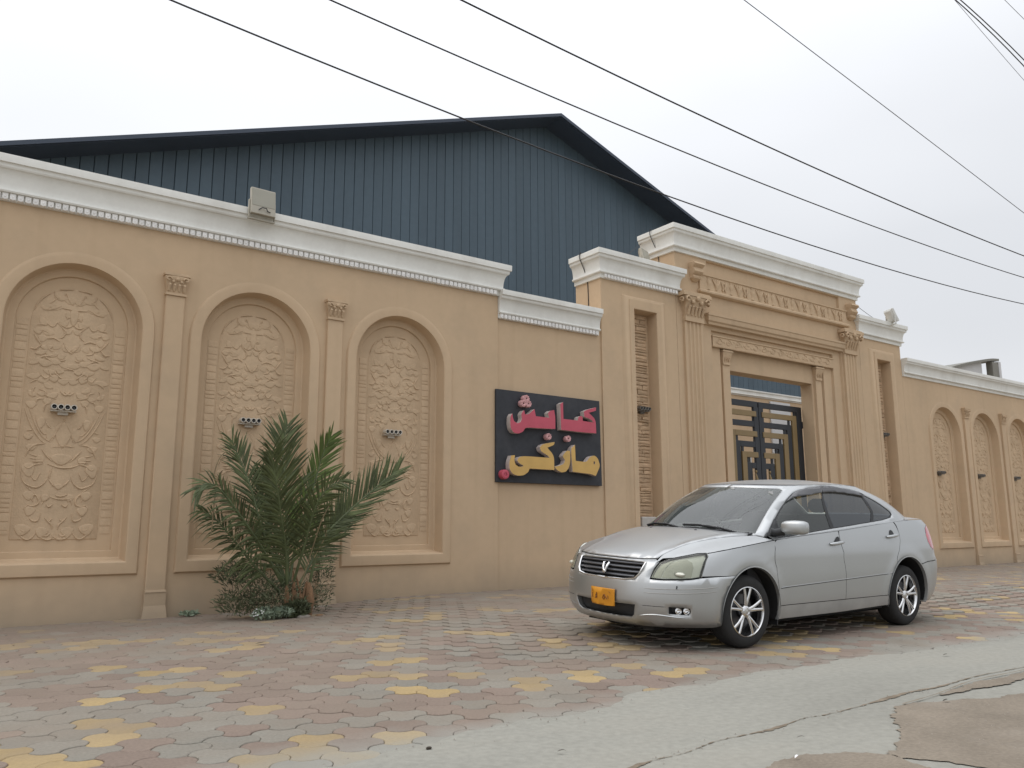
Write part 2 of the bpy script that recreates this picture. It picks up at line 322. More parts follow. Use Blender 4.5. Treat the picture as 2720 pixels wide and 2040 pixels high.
RELIEF = [('m',[(-0.422,2.446),(-0.378,2.326),(-0.32,2.207),(-0.248,2.1),(-0.18,2.042)]),('m',[(-0.374,2.45),(-0.33,2.33),(-0.272,2.21),(-0.205,2.114),(-0.132,2.062)]),('m',[(-0.312,2.37),(-0.276,2.266),(-0.236,2.19),(-0.189,2.148),(-0.147,2.174)]),('m',[(-0.191,2.289),(-0.162,2.246),(-0.131,2.22)]),('m',[(0.017,2.355),(-0.031,2.272),(-0.078,2.178),(-0.114,2.074)]),('m',[(-0.226,2.417),(-0.222,2.485),(-0.186,2.528)]),('m',[(-0.208,1.974),(-0.158,1.903),(-0.094,1.839)]),('s',[(-0.135,1.804),(-0.029,1.769),(0.05,1.764),(0.13,1.775),(0.193,1.806)]),('s',[(-0.098,2.002),(0.03,2.02),(0.131,2.01)]),('m',[(-0.18,2.042),(-0.275,2.022),(-0.341,1.961),(-0.368,1.883)]),('m',[(-0.411,1.782),(-0.373,1.608),(-0.301,1.545),(-0.223,1.53),(-0.151,1.582),(-0.118,1.66)]),('m',[(-0.308,1.742),(-0.286,1.655),(-0.245,1.612),(-0.216,1.668),(-0.195,1.702)]),('m',[(-0.378,1.783),(-0.328,1.747),(-0.264,1.788),(-0.188,1.802)]),('m',[(-0.333,1.917),(-0.283,1.898),(-0.225,1.889)]),('m',[(-0.319,1.863),(-0.261,1.86),(-0.203,1.862)]),('m',[(-0.287,1.826),(-0.229,1.828),(-0.181,1.83)]),('m',[(-0.375,2.181),(-0.319,2.198)]),('m',[(-0.339,1.549),(-0.288,1.501),(-0.236,1.459)]),('s',[(-0.027,1.443),(0.028,1.428),(0.096,1.449)]),('s',[(-0.084,1.423),(0.001,1.397),(0.09,1.398),(0.158,1.416)]),('m',[(-0.158,1.329),(-0.134,1.384),(-0.078,1.412)]),('m',[(-0.111,1.34),(-0.094,1.31),(-0.07,1.313),(-0.049,1.336)]),('m',[(-0.301,1.327),(-0.248,1.315),(-0.197,1.339),(-0.191,1.383),(-0.235,1.448),(-0.259,1.393),(-0.247,1.366)]),('m',[(-0.334,1.273),(-0.301,1.327)]),('m',[(-0.269,1.176),(-0.228,1.143),(-0.182,1.154),(-0.164,1.231)]),('m',[(-0.367,1.015),(-0.325,0.961),(-0.272,0.934),(-0.222,0.96),(-0.18,1.024)]),('m',[(-0.363,1.069),(-0.312,1.025),(-0.253,1.052)]),('m',[(-0.18,1.024),(-0.136,0.959),(-0.076,0.931),(-0.029,0.942),(-0.014,0.991)]),('m',[(-0.125,0.992),(-0.08,0.969),(-0.044,1.002)]),('s',[(-0.017,0.969),(0.02,0.93),(0.059,0.933),(0.079,0.99)]),('m',[(-0.112,1.182),(-0.075,1.138),(-0.037,1.1),(-0.028,1.051)]),('m',[(-0.038,1.171),(-0.07,1.138)]),('m',[(-0.105,1.622),(-0.072,1.573),(-0.05,1.546)]),('s',[(-0.088,1.761),(-0.102,1.694),(-0.105,1.622)]),('m',[(-0.291,3.487),(-0.218,3.445),(-0.173,3.504)]),('m',[(-0.173,3.504),(-0.088,3.457),(-0.037,3.461),(0.006,3.506)]),('m',[(-0.334,3.639),(-0.255,3.651),(-0.197,3.676),(-0.144,3.71)]),('m',[(-0.142,3.687),(-0.065,3.681),(-0.008,3.678)]),('m',[(-0.093,3.524),(-0.057,3.581),(0.001,3.565)]),('m',[(-0.173,3.504),(-0.117,3.447),(-0.077,3.394),(-0.098,3.332),(-0.132,3.315)]),('m',[(-0.087,3.262),(-0.045,3.18),(0.015,3.134)]),('m',[(-0.426,3.161),(-0.372,3.156),(-0.322,3.209)]),('m',[(-0.347,3.044),(-0.276,3.076),(-0.228,3.084),(-0.165,3.112)]),('m',[(-0.276,3.076),(-0.234,3.046),(-0.182,3.011)]),('m',[(-0.253,3.212),(-0.224,3.157),(-0.168,3.141)]),('m',[(-0.401,3.332),(-0.362,3.273),(-0.317,3.209)]),('m',[(-0.371,3.377),(-0.303,3.386),(-0.256,3.363)]),('m',[(-0.382,3.445),(-0.329,3.458),(-0.288,3.452)]),('m',[(-0.27,3.291),(-0.196,3.307),(-0.133,3.274)]),('m',[(-0.422,3.626),(-0.39,3.713),(-0.337,3.792),(-0.272,3.85)]),('m',[(-0.229,3.881),(-0.214,3.818),(-0.166,3.796)]),('m',[(-0.276,3.719),(-0.225,3.769),(-0.198,3.815)]),('m',[(-0.119,3.84),(-0.106,3.872),(-0.062,3.777),(-0.013,3.737)]),('m',[(-0.175,3.908),(-0.105,3.926),(-0.028,3.931)]),('m',[(-0.219,2.92),(-0.188,2.849),(-0.152,2.833)]),('m',[(-0.298,2.866),(-0.249,2.813),(-0.207,2.835)]),('m',[(-0.163,2.903),(-0.109,2.851),(-0.066,2.821)]),('m',[(-0.394,2.742),(-0.349,2.78),(-0.325,2.781)]),('m',[(-0.361,2.575),(-0.359,2.666),(-0.338,2.702)]),('m',[(-0.292,2.678),(-0.231,2.655),(-0.218,2.611),(-0.111,2.574)]),('m',[(-0.028,2.668),(0.02,2.632),(0.073,2.666)]),('m',[(-0.316,2.5),(-0.301,2.558),(-0.239,2.569)]),('m',[(-0.02,2.94),(0.015,2.944),(0.052,2.932)]),('m',[(-0.119,3.042),(-0.084,3.04),(-0.05,3.056)])]
# ------------------------------------------------------------------ ground, pavement, road
def sstep(t): t = min(max(t, 0), 1); return t*t*(3-2*t)
def gz(x, y):
    """the pavement climbs a few centimetres towards the gate"""
    a = sstep((x-3.2)/3.0)*(1-sstep((x-15)/4.0))*.078
    return a*sstep((y-4.75)/1.85)
g = MB(); g.box(-300, 700, -300, 700, -.6, -.09); g.build('ground', M['ground'], kind='structure')
bm_ = MB(); XS = [-4+.5*i for i in range(72)]; YS = [2.2+.25*i for i in range(44)]
def edge_y(x):
    """ragged line where the road concrete laps over the pavers"""
    k = [(-4, 3.4), (1.0, 3.5), (1.68, 3.67), (2.07, 3.78), (2.5, 3.80), (2.95, 3.84), (3.38, 3.85), (3.91, 4.02), (4.57, 3.99), (5.96, 4.01), (7.11, 3.87), (8.78, 3.74), (12, 3.6), (32, 3.3)]
    for i in range(len(k)-1):
        if x <= k[i+1][0]:
            t = (x-k[i][0])/(k[i+1][0]-k[i][0]); y = k[i][1]+(k[i+1][1]-k[i][1])*t; break
    else: y = k[-1][1]
    return y + .035*math.sin(x*5.1+.6)+.022*math.sin(x*13.7)+.016*math.sin(x*31+2*math.sin(x*3))+.010*math.sin(x*67)
bm_.add([(x, y, gz(x, y)-.009) for y in YS for x in XS], [(j*72+i, j*72+i+1, (j+1)*72+i+1, (j+1)*72+i) for j in range(43) for i in range(71)])
pave = bm_.build('pavement', M['joint'], kind='structure', smooth=60)
RH = .1415
def tri_hex(scale=1.0):
    """three-lobed interlocking paver outline: alternate sides bow out and in"""
    o = []
    for k in range(6):
        a0, a1 = math.radians(30+60*(k-1)), math.radians(30+60*k)
        p, q = Vector((math.cos(a0), math.sin(a0)))*RH, Vector((math.cos(a1), math.sin(a1)))*RH
        nn = Vector((math.cos((a0+a1)/2), math.sin((a0+a1)/2))); sg = 1 if k in (0, 2, 4) else -1
        for i in range(6):
            t = i/6; o.append(p.lerp(q, t)+nn*(.030*sg*math.sin(PI*t)))
    return o
HEX = tri_hex()
def inset(lp, d):
    n = len(lp); r = []
    for i in range(n):
        t = (lp[(i+1) % n]-lp[i-1]).normalized(); r.append(lp[i]-Vector((t.y, -t.x))*d)
    return r
H0, H1 = inset(HEX, .0016), inset(HEX, .0048)
def paver_bits(x=0, y=0, z=0, dz=0, tx=0, ty=0):
    f = lambda p, zz: (x+p.x, y+p.y, z+zz+dz+tx*p.x+ty*p.y)
    return [[f(p, -.03) for p in H0], [f(p, -.0035) for p in H0], [f(p, 0) for p in H1]]
def paver_col(x, y):
    c = math.sin(x*1.9+y*2.7)+math.sin(x*3.3-y*1.7+1)+.8*math.sin(x*.7+y*5.1)
    r = random.random()
    if r < .125+.085*c: return 2
    return 0 if random.random() < .46+.10*math.sin(x*2.3+1.1*y) else 1
meshes = {}
for ci, k in enumerate(('pgrey', 'pred', 'pyel')):
    for v in range(3):
        b = MB(); b.loops(paver_bits(tx=random.uniform(-.012, .012), ty=random.uniform(-.012, .012)), True, False, True)
        o = b.build('paver', M[k], smooth=20); meshes[ci, v] = o.data; bpy.data.objects.remove(o)
cells = []
fx = math.sqrt(3)*RH; fy = 1.5*RH
for j in range(0, 40):
    for i in range(-20, 170):
        x = -1.2 + fx*(i+(j % 2)*.5); y = 2.9 + fy*j
        if x < -1.6 or x > 27 or y > 10.66 or y < edge_y(x)-.12: continue
        d = math.hypot(x, y)
        # in view? (a margin beyond the photograph's edges)
        dx, dy = x*_r.x+y*_r.y-1.0774*_r.z, x*_f.x+y*_f.y-1.0774*_f.z
        vis = dy > .3 and abs(dx/dy) < .64 and (-1.0774*_u.z + x*_u.x+y*_u.y)/dy > -.49
        cells.append((0 if vis else 1, d, x, y))
cells.sort(); far = MB()
for n_, (hid, d, x, y) in enumerate(cells):
    c = paver_col(x, y); dz = random.uniform(-.003, .002)
    if n_ < 300:
        link('paver', meshes[c, random.randrange(3)], pave, loc=(x, y, gz(x, y)+dz))
    else:
        far.loops(paver_bits(x, y, gz(x, y), dz, random.uniform(-.012, .012), random.uniform(-.012, .012)), True, False, True, mi=c)
far.build('pavers', [M['pgrey'], M['pred'], M['pyel']], pave, smooth=20, kind='stuff')
# road: concrete lapping a few millimetres over the edge pavers
ex_ = [-6+.09*i for i in range(400)]
E1 = [(x, edge_y(x)) for x in ex_]
def road_z(x, y): return .009 + .006*math.sin(x*1.3)*math.sin(y*2.1+x*.4)
rb = MB(); rows = [0, .05, .3, .8, 1.4, 2.2, 3.2, 6, 14]
vs = []
for k_, dy in enumerate(rows):
    for x, y in E1: vs.append((x, y-dy, (road_z(x, y-dy) if k_ else .001)))
n = len(E1)
rb.add(vs, [(k*n+i, (k+1)*n+i, (k+1)*n+i+1, k*n+i+1) for k in range(len(rows)-1) for i in range(n-1)])
road = rb.build('road', M['concrete'], kind='structure', smooth=60)
def blob(pts, n=14): return [(p.x, p.y) for p in catmull([(a, b, 0) for a, b in pts], n)]
def jag(pl, a):
    o = []; pl = dens(pl, .02); ph = [random.uniform(0, 6) for _ in range(8)]
    for i, (x, y) in enumerate(pl):
        f = lambda k: sum(m_*math.sin(i*w_+ph[k+j]) for j, (w_, m_) in enumerate(((.19, 1.0), (.47, .6), (1.1, .45), (2.3, .3))))
        o.append((x+a*f(0)*.8, y+a*f(4)*.8))
    return o
def flat_part(name, poly, m, dz, parent, step=.12):
    V, F = tri2d(poly, (), step); b = MB(); b.add([(x, y, road_z(x, y)+dz) for x, y in V], F); return b.build(name, m, parent, smooth=60)
# the long crack: a ragged open line with crumbled earth
ck = catmull([(2.35, 2.72, 0), (2.75, 2.84, 0), (3.05, 2.855, 0), (3.35, 2.91, 0), (3.75, 2.90, 0), (4.1, 2.945, 0), (4.3, 2.92, 0), (4.75, 2.93, 0), (5.2, 2.955, 0), (5.6, 2.93, 0), (6.2, 2.965, 0), (7.2, 2.93, 0), (8.4, 2.98, 0)], 14)
wd = [(.0035+.013*max(0, math.sin(i*.13+.4))**3+.010*max(0, math.sin(i*.051+2))**2)*random.uniform(.6, 1.4) for i in range(len(ck))]
cb = MB(); L = []
for p, w in zip(ck, wd): L.append([(p.x, p.y-w+random.uniform(-.006, .006), road_z(p.x, p.y)+.004), (p.x, p.y+w*.7+random.uniform(-.006, .006), road_z(p.x, p.y)+.004)])
cb.loops(L, False); cb.build('crack', M['crack'], road)
d1 = blob([(4.20, 2.44), (4.42, 2.58), (4.58, 2.70), (4.80, 2.775), (5.05, 2.735), (5.35, 2.60), (5.70, 2.50), (6.4, 2.38), (7.5, 2.2), (7.5, .8), (3.6, .8), (3.9, 1.9), (3.75, 2.2), (3.95, 2.32)])
flat_part('dirt_patch', jag(d1, .018), M['dirt'], .005, road)
d2 = blob([(2.95, 2.36), (3.2, 2.47), (3.42, 2.50), (3.62, 2.38), (3.75, 2.20), (3.5, 1.7), (2.7, 1.6), (2.6, 2.1)])
flat_part('dirt_patch', jag(d2, .016), M['dirt'], .009, road)
d3 = blob([(5.3, 2.78), (5.7, 2.84), (6.2, 2.83), (6.9, 2.80), (6.6, 2.72), (5.9, 2.70)])
flat_part('dirt_patch', jag(d3, .014), M['dirt'], .007, road)
cb = MB(); L = []
for p in catmull([(4.85, 2.78, 0), (5.3, 2.80, 0), (5.9, 2.875, 0), (6.6, 2.86, 0), (7.6, 2.9, 0)], 12):
    w = random.uniform(.002, .007); L.append([(p.x, p.y-w, road_z(p.x, p.y)+.0125), (p.x, p.y+w, road_z(p.x, p.y)+.0125)])
cb.loops(L, False); cb.build('crack', M['crack'], road)

# loose grit on the dirt, along the crack and in the ragged edge
random.seed(77); gr = MB()
def grit(x, y, z, r):
    a = random.uniform(0, 6); P_ = [(x+r*math.cos(a+k*2.1)*random.uniform(.6, 1.2), y+r*math.sin(a+k*2.1)*random.uniform(.6, 1.2), z) for k in range(3)]
    gr.add(P_+[(x, y, z+r*random.uniform(.5, .9))], [(0, 1, 3), (1, 2, 3), (2, 0, 3)])
for _ in range(2200):
    q = random.random()
    if q < .7:
        x, y = random.uniform(3.0, 7.2), random.uniform(1.8, 2.8)
        if not (inside((x, y), d1) or inside((x, y), d2)): continue
    elif q < .78:
        p = random.choice(ck); x, y = p.x+random.uniform(-.1, .1), p.y+random.gauss(0, .035)
    else:
        x = random.uniform(1.2, 11); y = edge_y(x)-abs(random.gauss(0, .10))+.02
    grit(x, y, road_z(x, y)+.004, random.choice((.002, .003, .003, .004, .007)))
gr.build('grit', M['pebble'], kind='stuff', label='loose grit and small stones scattered over the road', cat='gravel')

# ------------------------------------------------------------------ walls and gate: plain helpers (x along the street, y depth, z up)
Y0 = 10.7; ZB = -.12
def arch_loop(hw, zb, zs, r, y, cx=0, n=28):
    L = [(cx-hw, y, zb), (cx-hw, y, zb+(zs-zb)*.33), (cx-hw, y, zb+(zs-zb)*.67)]
    for k in range(n+1):
        a = PI-PI*k/n; L.append((cx+hw*math.cos(a), y*(1-.88*math.sin(a)) if y < 0 else y, zs+r*math.sin(a)))
    return L+[(cx+hw, y, zb+(zs-zb)*.67), (cx+hw, y, zb+(zs-zb)*.33), (cx+hw, y, zb)]
def cornice_prof(zt, H, o=.17):
    P = [(0, zt-.004), (o, zt), (o+.002, zt-.012), (o, zt-.185*H), (o-.022, zt-.19*H), (o-.026, zt-.215*H), (o-.026, zt-.27*H), (o-.036, zt-.305*H)]
    for k in range(7):
        a = k/6; P.append((o-.04-(o-.105)*math.sin(a*PI/2), zt-.31*H-.42*H*(1-math.cos(a*PI/2))))
    P += [(.068, zt-.745*H), (.085, zt-.755*H), (.092, zt-.79*H), (.085, zt-.825*H), (.066, zt-.838*H), (.040, zt-.842*H), (.036, zt-.99*H), (0, zt-H)]
    return P
def make_cornice(parent, path, zt, H, dent=None, o=.17):
    b = MB(); sweep(b, path, cornice_prof(zt, H, o)); c = b.build('cornice', M['white'], parent, smooth=25)
    if dent:
        x0, x1, y, sp = dent; k = 0; x = x0
        while x < x1:
            link('dentil', DENT[k % 4], c, loc=(x, y-.036, zt-.915*H)); x += sp; k += 1
    return c
DENT = []
for v in range(4):
    b = MB(); w, hgt = .0335, .040; j = lambda: random.uniform(-.004, .004)
    b.loops([[(-w+j(), 0, hgt), (w+j(), 0, hgt), (w+j(), 0, -hgt+j()), (j(), 0, -hgt-.006), (-w+j(), 0, -hgt+j())],
             [(-w+.003+j(), -.034, hgt-.004), (w-.003+j(), -.034, hgt-.004), (w-.006, -.036+j(), -hgt+.012), (j(), -.030, -hgt+.001), (-w+.006, -.036+j(), -hgt+.012)]], True, False, True)
    b.add([(-.006, -.0345, hgt*.5), (.012+j(), -.0345, hgt*.3), (.002+j(), -.043, -hgt*.2), (-.014, -.0345, -.01+j())], [(0, 1, 2), (2, 3, 0)])
    o = b.build('dentil', M['dentil']); DENT.append(o.data); bpy.data.objects.remove(o)
def wall_body(name, x0, x1, zt, holes, parent, y=Y0, thick=.7, step=None):
    b = MB(); V, F = tri2d([(x0, ZB), (x1, ZB), (x1, zt), (x0, zt)], holes)
    b.add([(x, y, z) for x, z in V], F)
    b.add([(x0, y, ZB), (x1, y, ZB), (x1, y, zt), (x0, y, zt), (x0, y+thick, ZB), (x1, y+thick, ZB), (x1, y+thick, zt), (x0, y+thick, zt)], [(4, 5, 6, 7), (3, 2, 6, 7), (0, 3, 7, 4), (1, 2, 6, 5), (0, 1, 5, 4)])
    return b.build('wall_face', M['plaster'], parent)

# arched panel prototypes (local: centre x = 0, wall face y = 0)
ZS = 3.48
b = MB()
b.loops([arch_loop(.89, .51, ZS, .875, .0), arch_loop(.886, .514, ZS, .862, -.014), arch_loop(.872, .53, ZS, .835, -.034), arch_loop(.86, .54, ZS, .82, -.036), arch_loop(.755, .657, ZS, .752, -.036), arch_loop(.740, .672, ZS, .737, -.028),
         arch_loop(.722, .69, ZS, .72, .06), arch_loop(.708, .703, ZS, .706, .155), arch_loop(.690, .72, ZS, .69, .172), arch_loop(.620, .79, ZS, .62, .172), arch_loop(.613, .797, ZS, .613, .178), arch_loop(.608, .80, ZS, .608, .205)], True, False, True)
o = b.build('arched_panel', M['plaster'], smooth=25); ARCH_ME = o.data; bpy.data.objects.remove(o)
# carved relief: raised scrolls and leaf edges on a slightly proud field
rb_ = MB()
fld = arch_loop(.452, .93, ZS, .452, .2046); fl2 = arch_loop(.444, .937, ZS, .444, .196)
rb_.loops([fld, fl2], True, False, True)
def groove_tube(P, r=.0105):
    P = catmull([(a, .196, c) for a, c in P], 5); n_ = len(P)
    rr = [r*(.45+.55*math.sin(PI*min(max(i/(n_-1), .04), .96)))*random.uniform(.9, 1.1) for i in range(n_)]
    rb_.tube(P, rr, 6, True, flat=(.196, 1.25))
for kind_, P in RELIEF:
    P = [(a, c) for a, c in P if abs(a) < .45 and .93 < c < 3.95]
    if len(P) < 2: continue
    r = random.uniform(.008, .013)
    if kind_ == 's': groove_tube(P, r)
    else:
        groove_tube(P, r); groove_tube([(-a, c+random.uniform(-.006, .006)) for a, c in P], r)
# overlapping leaf scales and buds between the scrolls
random.seed(21)
def leaf_scale(x, z, w, hgt, rot, d=.022):
    L = []
    c, s_ = math.cos(rot), math.sin(rot)
    for q, dep in ((1.0, 0), (.96, .75), (.86, 1.0), (.35, .78)):
        L.append([])
        for k in range(12):
            a = 2*PI*k/12; px, pz = w*q*math.cos(a)*(1-.35*max(0, -math.sin(a))), hgt*q*math.sin(a)*(1.5 if math.sin(a) < 0 else .8)
            L[-1].append((x+px*c-pz*s_, .197-d*dep, z+px*s_+pz*c))
    rb_.loops(L, True, False, True)
for row in range(13):
    z = 2.62+row*.098
    for k in range(4):
        x = .05+k*.105+(row % 2)*.05
        lim = .42 if z < ZS else math.sqrt(max(0, .42**2-(z-ZS)**2))
        if x > lim-.04 or random.random() < .22: continue
        w, hh, rr, dd = random.uniform(.045, .085), random.uniform(.025, .042), random.uniform(-.7, .7), random.uniform(.005, .010)
        leaf_scale(x, z+random.uniform(-.02, .02), w, hh, rr, dd); leaf_scale(-x, z+random.uniform(-.02, .02), w, hh, -rr, dd)
for x, z, w, hh in [(.33, 1.06, .085, .06), (.13, 1.03, .07, .055), (.27, 1.27, .06, .05), (.13, 1.42, .045, .04), (.30, 1.45, .06, .05), (.33, 1.75, .07, .075), (.22, 1.86, .05, .05), (.32, 2.0, .06, .035), (.36, 2.12, .05, .03), (.13, 2.18, .05, .08), (.24, 2.3, .045, .06), (.36, 2.5, .06, .04), (.2, 2.55, .05, .035)]:
    for sg in (-1, 1): leaf_scale(sg*x, z, w, hh, random.uniform(-.3, .3)*sg, random.uniform(.006, .011))
leaf_scale(0, 2.2, .10, .14, 0, .010); leaf_scale(0, 1.55, .05, .03, 0, .01); leaf_scale(0, 3.62, .05, .10, 0, .01); leaf_scale(0, 1.88, .12, .06, 0, .010)
o = rb_.build('carved_relief', M['carved'], smooth=50); RELIEF_ME = o.data; bpy.data.objects.remove(o)
BR = []
for v in range(4):
    j = lambda a: random.uniform(-a, a); b = MB(); w, hgt, d = .058, (.020, .030, .042, .046)[v], .0045+.003*random.random()
    b.loops([[(-w, 0, -hgt), (w, 0, -hgt), (w, 0, hgt), (-w, 0, hgt)], [(-w+j(.004), -d*.8, -hgt+j(.004)), (w+j(.004), -d*.8, -hgt+j(.004)), (w+j(.004), -d*.8, hgt+j(.004)), (-w+j(.004), -d*.8, hgt+j(.004))],
             [(-w+.01, -d+j(.003), -hgt+.010), (w-.01, -d+j(.003), -hgt+.010), (w-.01, -d+j(.003), hgt-.010), (-w+.01, -d+j(.003), hgt-.010)]], True, False, True)
    o = b.build('brick', M['carved'], smooth=30); BR.append(o.data); bpy.data.objects.remove(o)
def arched_panel(parent, cx, dz=0, bricks=True):
    a = link('arched_panel', ARCH_ME, parent, loc=(cx, Y0, dz))
    link('carved_relief', RELIEF_ME, a)
    if bricks:
        for sg in (-1, 1):
            z = .99
            while z < 3.5:
                q_ = random.randrange(4); hq = (.020, .030, .042, .046)[q_]
                link('brick', BR[q_], a, loc=(sg*.53, .2048, z+hq)); z += 2*hq+.012
    return a
def arch_hole(cx, dz=0): return [(x, z) for x, y, z in arch_loop(.889, .511+dz, ZS+dz, .874, 0, cx)]
# pilaster prototypes
def pil_meshes():
    b = MB(); w = .116
    b.loops([[(-w, 0, .30), (w, 0, .30), (w, 0, 3.99), (-w, 0, 3.99)], [(-w, -.048, .30), (w, -.048, .30), (w, -.048, 3.99), (-w, -.048, 3.99)], [(-w+.012, -.058, .31), (w-.012, -.058, .31), (w-.012, -.058, 3.98), (-w+.012, -.058, 3.98)]], True, False, True)
    b.box(-w-.012, w+.012, -.078, 0, 3.985, 4.015)
    o = b.build('pilaster', M['plaster']); sh = o.data; bpy.data.objects.remove(o)
    b = MB(); b.box(-.122, .122, -.072, 0, .145, .325)
    b.loops([[(-.112, 0, .325), (.112, 0, .325), (.112, -.075, .325), (-.112, -.075, .325)], [(-.122, 0, .30), (.122, 0, .30), (.122, -.082, .30), (-.122, -.082, .30)]], True)
    b.loops([[(-.122, 0, .145), (.122, 0, .145), (.122, -.075, .145), (-.122, -.075, .145)], [(-.132, 0, .07), (.132, 0, .07), (.132, -.09, .07), (-.132, -.09, .07)], [(-.155, 0, -.1), (.155, 0, -.1), (.155, -.115, -.1), (-.155, -.115, -.1)]], True, False, True)
    o = b.build('plinth', M['plaster']); ba = o.data; bpy.data.objects.remove(o)
    b = MB(); L = []
    for z, q, d in ((4.015, .112, .055), (4.05, .115, .06), (4.11, .125, .068), (4.17, .138, .085), (4.215, .15, .10), (4.235, .146, .095)):
        L.append([(-q, 0, z), (-q, -d, z), (-q*.5, -d-.008, z), (0, -d-.012, z), (q*.5, -d-.008, z), (q, -d, z), (q, 0, z)])
    b.loops(L, True, True, True); b.box(-.158, .158, -.11, 0, 4.237, 4.272)
    for k in range(4):
        x = -.09+.06*k; b.tube([(x, -.066, 4.04), (x, -.085, 4.09), (x, -.105, 4.125), (x, -.11, 4.105)], [.016, .02, .016, .008], 6)
    for sg in (-1, 1):
        q = [(sg*(.105-.035*math.cos(a)*(1-a/9)), -.115, 4.185+.03*math.sin(a)*(1-a/9)) for a in [i*.7 for i in range(9)]]; b.tube(q, .011, 5)
    b.ell((0, -.115, 4.19), .026, .018, .026, 8, 5); b.ell((-.05, -.108, 4.16), .02, .014, .02, 7, 4); b.ell((.05, -.108, 4.16), .02, .014, .02, 7, 4)
    o = b.build('capital', M['carved'], smooth=40); ca = o.data; bpy.data.objects.remove(o)
    return sh, ba, ca
PSH, PBA, PCA = pil_meshes()
def pilaster(parent, cx, dz=0):
    p = link('pilaster', PSH, parent, loc=(cx, Y0, dz)); link('plinth', PBA, p); link('capital', PCA, p); return p

# --- tall wall with the three carved arches
w1 = thing('boundary_wall', 'tall tan wall with three large carved arched panels behind the palm bush', 'wall', (4.0, Y0, 0))
def local(o, parent):   # keep world coordinates while parenting
    o.location = Vector(o.location)-Vector(parent.location); return o
AX = (1.24, 3.43, 5.61)
local(wall_body('wall_face', -5.0, 7.38, 5.30, [arch_hole(c) for c in AX], w1), w1)
local(make_cornice(w1, [(-5.0, Y0), (7.38, Y0), (7.38, Y0+.7)], 5.34, .52, (.16, 7.36, Y0, .0775)), w1)
for c in AX: local(arched_panel(w1, c), w1)
for c in (2.335, 4.52): local(pilaster(w1, c), w1)
# --- low wall with the sign
w2 = thing('boundary_wall', 'lower plain tan wall section that carries the dark sign board', 'wall', (8.5, Y0, 0))
local(wall_body('wall_face', 7.383, 9.672, 4.88, [], w2, y=Y0+.03), w2)
local(make_cornice(w2, [(7.386, Y0+.03), (9.60, Y0+.03)], 4.92, .47, (7.44, 9.58, Y0+.03, .0775)), w2)
# --- right-hand wall
w3 = thing('boundary_wall', 'tan wall with small looking arches receding behind the car boot', 'wall', (24.0, Y0, 0))
BX = (21.85, 24.03, 26.2)
local(wall_body('wall_face', 19.885, 34, 5.20, [arch_hole(c, -.07) for c in BX], w3), w3)
local(make_cornice(w3, [(19.89, Y0), (34, Y0)], 5.24, .46), w3)
for c in BX: local(arched_panel(w3, c, -.07, bricks=False), w3)
for c in (22.94, 25.11): local(pilaster(w3, c, -.07), w3)
# --- towers with slit niches
def tower(x0, x1, cx, label, dent, seed):
    random.seed(seed)
    t = thing('gate_tower', label, 'tower', ((x0+x1)/2, Y0, 0))
    hole = [(cx-.575, .40), (cx+.575, .40), (cx+.575, 5.33), (cx-.575, 5.33)]
    local(wall_body('wall_face', x0, x1, 6.03, [hole], t), t)
    rect = lambda hw, z0, z1, y: [(cx-hw, y, z0), (cx+hw, y, z0), (cx+hw, y, z1), (cx-hw, y, z1)]
    b = MB(); b.loops([rect(.576, .399, 5.331, Y0), rect(.55, .42, 5.315, Y0-.018), rect(.48, .47, 5.28, Y0-.042), rect(.42, .50, 5.25, Y0-.05), rect(.415, .503, 5.247, Y0-.062), rect(.305, .60, 5.085, Y0-.062), rect(.295, .61, 5.075, Y0-.052), rect(.285, .62, 5.06, Y0+.20)], True, False, True)
    nf = local(b.build('niche_frame', M['plaster'], t, smooth=22), t)
    z = .64
    while z < 4.97:
        hgt = random.choice((.035, .045, .05, .06, .07, .085)); split = random.random() < .55
        xs = [-.235, random.uniform(-.1, .1), .235] if split else [-.235, .235]
        for a, c in zip(xs[:-1], xs[1:]):
            d = random.uniform(.012, .032); j = lambda: random.uniform(-.006, .006); e = .004
            b = MB(); q0 = [(a+e, .2, z+e), (c-e, .2, z+e+j()), (c-e, .2, z+hgt-e), (a+e, .2, z+hgt-e+j())]
            q1 = [(x_+j(), .2-d+j(), z_+j()*.6) for x_, y_, z_ in q0]; m_ = [(sum(p[0] for p in q1)/4+j(), .2-d-.01+j(), sum(p[2] for p in q1)/4)]
            b.add(q0+q1+m_, [(0, 1, 5, 4), (1, 2, 6, 5), (2, 3, 7, 6), (3, 0, 4, 7), (4, 5, 8), (5, 6, 8), (6, 7, 8), (7, 4, 8)])
            s_ = b.build('stone', M['stone'], nf, loc=(cx, Y0, 0)); s_.location = (cx-(x0+x1)/2, 0, 0)
            s_.location = Vector(s_.location) - Vector(nf.location) if nf.location.length > 1e-6 else s_.location
        z += hgt+random.uniform(.002, .008)
    local(make_cornice(t, [(x0, Y0+.7), (x0, Y0), (x1, Y0), (x1, Y0+.7)], 6.07, .52, dent), t)
    return t, nf
t1, nf1 = tower(9.67, 11.652, 10.75, 'left gate tower with a tall stone filled slit beside the sign', (9.75, 11.62, Y0, .0775), 5)
t2, nf2 = tower(18.028, 19.88, 18.98, 'right gate tower with a narrow slit behind the car roof', None, 6)

# --- the central portal
CX = 14.84
pt = thing('gate_portal', 'tall central tan gateway with fluted pilasters, carved friezes and white cornice', 'gateway', (CX, Y0, 0))
P = lambda x0, x1, y0, y1, z0, z1: (CX+x0, CX+x1, Y0+y0, Y0+y1, z0, z1)
hx = 3.18
b = MB()
def ring(hw, zt, y): return [(CX-hw, Y0+y, ZB), (CX-hw, Y0+y, zt), (CX+hw, Y0+y, zt), (CX+hw, Y0+y, ZB)]
